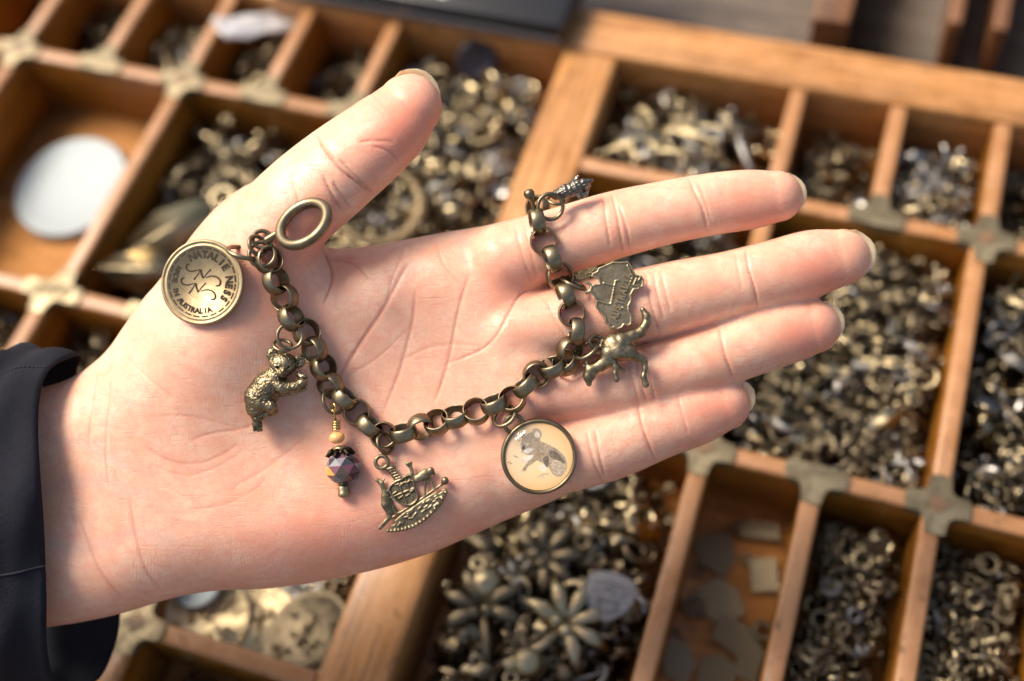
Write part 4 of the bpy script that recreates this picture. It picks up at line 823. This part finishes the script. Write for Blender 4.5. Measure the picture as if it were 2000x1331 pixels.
NAME = {'link': 'linked_rings', 'star': 'star_charm', 'anchor': 'anchor_charm', 'fish': 'fish_charm', 'ring': 'ring_bead', 'bead': 'barrel_bead', 'leaf': 'leaf_charm', 'flower': 'flower_charm', 'palm': 'palm_tree_charm', 'key': 'key_charm', 'heart': 'heart_charm', 'coin': 'disc_charm', 'horn': 'curled_charm', 'stick': 'bar_charm', 'ball': 'ball_charm', 'dragonfly': 'dragonfly_charm', 'figure': 'figure_charm'}
ICON = {'link': 'linked rings', 'star': 'star charm', 'anchor': 'anchor charm', 'fish': 'fish charm', 'ring': 'ring bead', 'bead': 'barrel bead', 'leaf': 'flat leaf charm', 'flower': 'petalled flower charm', 'palm': 'palm tree charm', 'key': 'key charm', 'heart': 'heart charm', 'coin': 'round disc charm', 'horn': 'curled horn charm', 'stick': 'thin bar charm', 'ball': 'ball charm', 'dragonfly': 'dragonfly charm', 'figure': 'tiny figure charm'}
MK = ['p_bronze', 'p_brass', 'p_pewter']; KM = {}
for k, (v, f) in KV.items():
    for mm in MK + ['gold', 'coinm']: KM[k, mm] = None
def kmesh(k, mm):
    if KM[k, mm] is None: KM[k, mm] = mesh_np(NAME[k], *KV[k], M[mm])
    return KM[k, mm]
def rotm(tilt=.5):
    return Matrix.Rotation(random.uniform(0, 6.28), 4, 'Z') @ Matrix.Rotation(random.gauss(0, tilt), 4, 'X') @ Matrix.Rotation(random.gauss(0, tilt), 4, 'Y') @ Matrix.Rotation(random.uniform(0, 6.28), 4, 'Z')
def fill(place, rect, level, kinds, size, n_stuff, n_top, mats=(.5, .3, .2), floor_gap=0., tilt=.55):
    """rect in tray units; level: height of the heap's top below the case's top"""
    x0, x1, y0, y1 = [TX(q) for q in rect]; x0 += hw + .001; x1 -= hw + .001; y0 += hw + .001; y1 -= hw + .001
    ht = lambda x, y: level - .006 * ((2 * (x - x0) / (x1 - x0) - 1)**2 + (2 * (y - y0) / (y1 - y0) - 1)**2) * .6 + .0015 * math.sin(x * 300 + y * 170)
    parts = {mm: [[], [], 0] for mm in MK}
    for i in range(n_stuff):
        k = random.choice(kinds); mm = random.choices(MK, mats)[0]; s = size * random.uniform(.8, 1.15); mg = s * .42
        x = random.uniform(x0 + mg, max(x0 + mg, x1 - mg)); y = random.uniform(y0 + mg, max(y0 + mg, y1 - mg)); t = (i / n_stuff)
        z = -DEP + s * .25 + (ht(x, y) + DEP - s * .3) * t * (1 if not floor_gap else floor_gap)
        v, f = xf(KV[k], Matrix.Translation((x, y, z)) @ rotm(tilt) @ Matrix.Scale(s, 4)); P = parts[mm]; P[0].append(v); P[1] += [tuple(a + P[2] for a in q) for q in f]; P[2] += len(v)
    vs, fs, fm, n = [], [], [], 0
    for mi, mm in enumerate(MK):
        P = parts[mm]
        if P[2]: vs += P[0]; fs += [tuple(a + n for a in q) for q in P[1]]; fm += [mi] * len(P[1]); n += P[2]
    if n: o = ob('charm_pile', mesh_np('charm_pile', np.vstack(vs), fs, [M[q] for q in MK], True, fm)); tag(o, 'loose heap of small metal charms filling the ' + place, 'charms', kind='stuff')
    for i in range(n_top):
        k = kinds[i % len(kinds)]; mm = random.choices(MK, mats)[0]; s = size * random.uniform(.9, 1.25); mg = s * .5
        x = random.uniform(x0 + mg, max(x0 + mg, x1 - mg)); y = random.uniform(y0 + mg, max(y0 + mg, y1 - mg))
        o = ob(NAME[k], kmesh(k, mm)); o.matrix_world = Matrix.Translation((x, y, ht(x, y) + s * .12)) @ rotm(tilt * .7) @ Matrix.Scale(s, 4)
        col = {'p_bronze': 'dark bronze', 'p_brass': 'shiny brass', 'p_pewter': 'grey pewter'}[mm]
        fx_ = (x - x0) / (x1 - x0); fy_ = (y - y0) / (y1 - y0)
        where = ('foremost ', 'front ', 'middle ', 'back ', 'rearmost ')[min(4, int(fy_ * 5))] + ('outer left', 'left', 'centre', 'right', 'outer right')[min(4, int(fx_ * 5))]
        tag(o, f'{col} {ICON[k]}, {where} of the {place}', 'charm', f'charms heaped in the {place}')
SM = ['ring', 'link', 'star', 'anchor', 'figure', 'heart', 'fish']
fill('compartment below the little finger', (-.272, -.066, .155, .455), -.009, ['heart', 'leaf', 'ball', 'ring', 'anchor', 'dragonfly', 'figure', 'link', 'star', 'fish', 'ring'], 0.011, 480, 46, (.35, .5, .15))
fill('bottom compartment of ring beads', (.037, .140, .155, .455), -.014, ['ring', 'bead', 'link', 'ring'], 0.008, 520, 40, (.75, .2, .05))
fill('bottom right compartment', (.140, .247, .155, .455), -.014, ['ring', 'link', 'anchor', 'figure', 'ring'], 0.0082, 520, 40, (.7, .22, .08))
fill('large compartment right of the fingertips', (-.066, .1435, .455, .749), -.010, ['horn', 'figure', 'fish', 'anchor', 'leaf', 'link', 'dragonfly', 'key'], 0.0095, 760, 78, (.55, .25, .2))
fill('compartment at the right edge', (.1435, .357, .455, .749), -.012, ['leaf', 'stick', 'key', 'figure', 'anchor'], 0.014, 330, 20, (.6, .2, .2))
fill('compartment behind the index finger', (-.272, -.066, .455, .749), -.014, SM, 0.0095, 420, 8, (.4, .35, .25))
fill('key compartment above the index finger', (-.272, -.066, .749, .9025), -.012, ['key', 'stick', 'leaf'], 0.0185, 130, 14, (.3, .45, .25), tilt=.25)
fill('small compartment above the fingertips', (-.066, .041, .749, .9025), -.020, ['leaf', 'coin', 'heart'], 0.01, 130, 4, (.7, .2, .1))
fill('compartment of pale sea charms', (.041, .148, .749, .9025), -.010, ['horn', 'figure', 'flower'], 0.0125, 150, 10, (.2, .3, .5), tilt=.9)
fill('top right compartment', (.148, .252, .749, .9025), -.018, SM, 0.009, 150, 0, (.8, .15, .05))
fill('compartment behind the thumb', (-.545, -.335, .45, .9025), -.011, ['coin', 'anchor', 'figure', 'horn', 'ring', 'leaf', 'star', 'link'], 0.0125, 460, 22, (.3, .45, .25))
fill('compartment left of the thumb', (-.763, -.545, .45, .755), -.013, ['leaf', 'fish', 'figure', 'star', 'leaf'], 0.0145, 230, 14, (.6, .3, .1), tilt=.35)
fill('far left top compartment', (-.991, -.875, .755, .9025), -.022, SM, 0.009, 120, 0, (.7, .2, .1))
fill('second small top compartment', (-.875, -.763, .755, .9025), -.018, SM, 0.009, 140, 2, (.5, .4, .1))
fill('third small top compartment', (-.763, -.657, .755, .9025), -.018, ['ring', 'leaf', 'heart'], 0.009, 140, 2, (.6, .35, .05))
fill('fourth small top compartment', (-.657, -.545, .755, .9025), -.022, SM, 0.008, 140, 0, (.6, .2, .2))
fill('lower left edge compartment', (-.88, -.775, .152, .45), -.014, ['ring', 'leaf', 'coin'], 0.01, 200, 2, (.4, .4, .2))
fill('compartment above the cuff', (-.775, -.65, .152, .45), -.018, SM, 0.01, 200, 1, (.6, .3, .1))
fill('bottom left compartment under the cuff', (-.5135, -.335, -.16, .152), -.015, ['ring', 'leaf', 'ball'], 0.01, 300, 3, (.5, .45, .05))
# single finds
def put(name, vf, m, px, py, z, rz, label, cat, s=1., tilt=(0, 0), group=None, smooth=True):
    p = pix(px, py, z); o = ob(name, mesh_np(name, *vf, M[m], smooth)); o.matrix_world = Matrix.Translation(p) @ Matrix.Rotation(math.radians(rz), 4, 'Z') @ Matrix.Rotation(tilt[0], 4, 'X') @ Matrix.Rotation(tilt[1], 4, 'Y') @ Matrix.Scale(s, 4)
    tag(o, label, cat, group); return o
M['tin'], nt, b = mat('scuffed_white_tin', (.30, .34, .355), .4, .25); bump(nt, b, noise(nt, coords(nt), 60, 3), .0006, .5)
put('tin_disc', lathe([(.001, 0), (.97, 0), (1, .04), (1, .11), (.97, .15), (.93, .155), (.90, .14), (.001, .15)], 72, False), 'tin', 146, 372, -DEP + .0015, 20, 'large round silver-white tin lid on the bare floor of the left compartment', 'lid', .0275, (.05, -.04))
put('button', join([lathe([(.001, -.1), (.8, -.12), (1, 0), (.95, .14), (.75, .16), (.65, .08), (.001, .07)], 40, False), sphere(.14, 8, 5, (.25, 0, .1)), sphere(.14, 8, 5, (-.25, 0, .1))]), 'btn', 932, 118, -.012, 10, 'round dark button leaning on the back wall behind the thumb', 'button', .0095, (.85, .1)) if M.setdefault('btn', mat('dark_purple_plastic', (.018, .012, .018), .35)[0]) else None
M['plastic'], nt, b = mat('crinkled_plastic', (.86, .84, .84), .22); b.inputs['Transmission Weight'].default_value = .35; b.inputs['Alpha'].default_value = .8
cv = []; nx_, ny_ = 26, 8
for i in range(nx_):
    for j in range(ny_): cv.append((i / (nx_ - 1) * 1. - .5, (j / (ny_ - 1) - .5) * .30, .012 * math.sin(i * .7 + j) + .012 * math.sin(j * 1.3 - i * .4) + .05))
cfq = [(i * ny_ + j, (i + 1) * ny_ + j, (i + 1) * ny_ + j + 1, i * ny_ + j + 1) for i in range(nx_ - 1) for j in range(ny_ - 1)]
bgp = put('plastic_bag', (np.array(cv), cfq), 'plastic', 512, 52, -.008, 52, 'strip of crumpled clear plastic bag in the third top compartment', 'bag', .046, (.1, .45)); md = bgp.modifiers.new('thick', 'SOLIDIFY'); md.thickness = .02
# coins beneath the wrist
def medal(extra):
    L = [lathe([(.001, -.06), (.95, -.06), (1, 0), (.98, .09), (.90, .11), (.85, .05), (.001, .04)], 48, False), xf(torus(.16, .05, 12, 6), Matrix.Translation((0, 1.12, 0)))]
    rnd = random.Random(extra)
    for k in range(26):
        a = rnd.uniform(0, 6.28); r = rnd.uniform(.05, .72); L.append(sphere(1, 7, 4, (r * math.cos(a), r * math.sin(a), .05), (rnd.uniform(.06, .16), rnd.uniform(.04, .09), .06)))
    for k in range(12): a = k * math.pi / 6; L.append(xf(box(.70, .80, -.02, .02, .04, .09), Matrix.Rotation(a, 4, 'Z')))
    return join(L)
put('medallion', medal(1), 'p_brass', 405, 1205, -.014, 30, 'large ornate pale medallion, left of three beneath the wrist', 'medallion', .0155, (.1, .15))
put('medallion', medal(2), 'p_brass', 500, 1215, -.018, 80, 'large brass medallion, middle of three beneath the wrist', 'medallion', .0155, (.05, .3))
put('medallion', medal(3), 'p_bronze', 600, 1245, -.012, 0, 'large dark bronze medallion with a bright rim next to the wide bar', 'medallion', .0175, (-.05, -.35))
put('medallion', medal(4), 'p_pewter', 560, 1150, -.024, 0, 'grey medallion half hidden under the heel of the hand', 'medallion', .0155, (.1, .0))
put('pewter_dish', lathe([(.001, -.2), (.9, -.2), (1, 0), (.95, .1), (.8, -.05), (.001, -.1)], 40, False), 'tin', 385, 1140, -.010, 0, 'shiny pewter dish edge showing beneath the heel of the hand', 'dish', .009)
fill('compartment beneath the wrist', (-.5135, -.335, .152, .45), -.024, ['coin', 'leaf', 'ring'], .014, 220, 0, (.4, .4, .2), tilt=.3)
# few flat tags lying on the bare compartment floor
zf = -DEP + .0012; M['tagm'] = metal('dull_tag_brass', (.24, .20, .13), (.13, .105, .065), .5, 500, .0001, pt=False, dirt=.3)
def flat(name, poly, px, py, rz, label, mm='p_bronze', s=.001, hole=None):
    L = [plate(poly, 0, 1.3, .25)]
    if hole: L.append(xf(torus(1.8, .6, 14, 6), Matrix.Translation((*hole, .6))))
    put(name, join(L), mm, px, py, zf, rz, label, 'charm', s, (random.uniform(-.06, .06), random.uniform(-.06, .06)), smooth=False)
flat('tag_charm', [(-4.5, -6), (4.5, -6), (4.5, 6), (-4.5, 6)], 1492, 1125, 18, 'small rectangular dark tag on the bare wooden compartment floor', hole=(-5, 6))
flat('shield_charm', [(-7, 6), (0, 8), (7, 6), (6, -3), (0, -9), (-6, -2)], 1400, 1085, 30, 'pale shield-shaped charm at the top of the nearly empty compartment', 'tagm', hole=(-8, -4))
flat('map_piece_charm', [(-8, 5), (-2, 8), (6, 6), (7, -2), (3, -9), (-5, -7), (-7, -1)], 1405, 1175, 60, 'grainy triangular charm in the middle of the nearly empty compartment', 'p_bronze', hole=(-9, 3))
flat('boomerang_charm', [(-9, 6), (0, 7), (8, 2), (10, -8), (4, -9), (1, -3), (-8, -2)], 1440, 1262, -15, 'wide grey boomerang-shaped charm near the picture bottom', 'tagm', .0011)
flat('leaf_tag_charm', [(-5, 8), (3, 6), (6, -2), (1, -9), (-5, -5)], 1325, 1290, 20, 'dark oval charm at the lower left of the nearly empty compartment', hole=(0, 9))
flat('round_tag_charm', [(-6, 4), (0, 7), (6, 4), (6, -4), (0, -7), (-6, -4)], 1400, 1318, 0, 'rounded grey charm cut by the bottom edge of the picture', 'tagm')
flat('barrel_tag_charm', [(-7, 3), (7, 4), (8, -2), (-6, -3)], 1480, 1040, 5, 'small dull bar charm against the back wall of the nearly empty compartment', 'p_bronze', hole=(-8, 0))
put('ring_charm', k_ring(), 'p_bronze', 1355, 1185, zf + .002, 0, 'thin dark ring lying left of the triangular charm', 'charm', .010); put('ring_charm', k_ring(), 'p_bronze', 1490, 1232, zf + .002, 0, 'thin dark ring lying right of the boomerang charm', 'charm', .009)
# bigger pieces on the foreground heap
put('palm_tree_charm', k_palm(), 'p_brass', 1085, 1235, -.006, -35, 'large bright brass palm tree charm on the heap under the little finger', 'charm', .0205, (-.1, .15))
put('palm_tree_charm', k_palm(), 'p_bronze', 945, 1210, -.007, 20, 'dark bronze palm tree charm at the left of the foreground heap', 'charm', .0200, (.1, -.1))
put('palm_tree_charm', k_palm(), 'p_bronze', 1045, 1100, -.008, -50, 'dull palm tree charm at the top of the foreground heap', 'charm', .0190, (.1, .1))
put('shield_badge_charm', join([plate(chaikin([(-.8, .6), (0, .75), (.8, .6), (.75, -.2), (.2, -.8), (-.3, -.8), (-.75, -.2)], 1), -.1, .15, .08), xf(torus(.35, .07, 16, 6), Matrix.Translation((0, -.35, .15)) @ Matrix.Scale(.55, 4, Vector((0, 1, 0)))), tube([(.8, .3, 0), (1.2, .1, .1), (1.3, -.2, 0)], .1, 6), tube([(-.7, .35, .15), (0, .48, .17), (.7, .35, .15)], .05, 5)] + [sphere(.09, 7, 5, (x, y, .15), (1.4, .8, .7)) for x, y in ((-.5, .1), (-.2, .2), (.15, .12), (.45, .18), (-.35, -.15), (.3, -.1), (0, .3))]), 'p_pewter2', 1190, 1165, -.004, 0, 'grey pewter badge charm standing out on the foreground heap', 'charm', .0098, (.15, 0), smooth=False) if M.setdefault('p_pewter2', metal('light_pewter', (.28, .28, .29), (.16, .16, .17), .4, 400, .0001, pt=False, dirt=.2)) else None
put('ball_charm', k_ball(), 'p_brass', 950, 1140, -.004, 40, 'big shiny brass ball charm on the foreground heap', 'charm', .019)
put('ball_charm', k_ball(), 'p_brass', 1030, 1295, -.004, 150, 'big brass ball charm below the bright palm tree charm', 'charm', .018)
# wreath ring and large leaf behind the thumb
wr = [torus(1, .13, 40, 8)] + [sphere(1, 7, 5, (math.cos(a), math.sin(a), .05), (.2, .12, .16)) for a in np.linspace(0, 6.28, 22, endpoint=False)]
put('wreath_charm', join(wr), 'coinm', 742, 405, -.006, 0, 'large pale brass wreath ring beside the thumb tip', 'charm', .0172, (.1, .1))
put('leaf_charm', k_leaf(), 'p_brass', 330, 455, -.006, -40, 'broad brass leaf charm left of the thumb, largest in its heap', 'charm', .034, (.1, .1)); put('leaf_charm', k_leaf(), 'p_brass', 285, 530, -.008, -75, 'broad dull leaf charm just above the coin edge of the palm', 'charm', .030, (-.1, .2))
put('key_charm', k_key(), 'p_brass', 1330, 300, -.004, 100, 'long brass key lying on top of the upper compartment heap', 'charm', .022, (.1, 0))
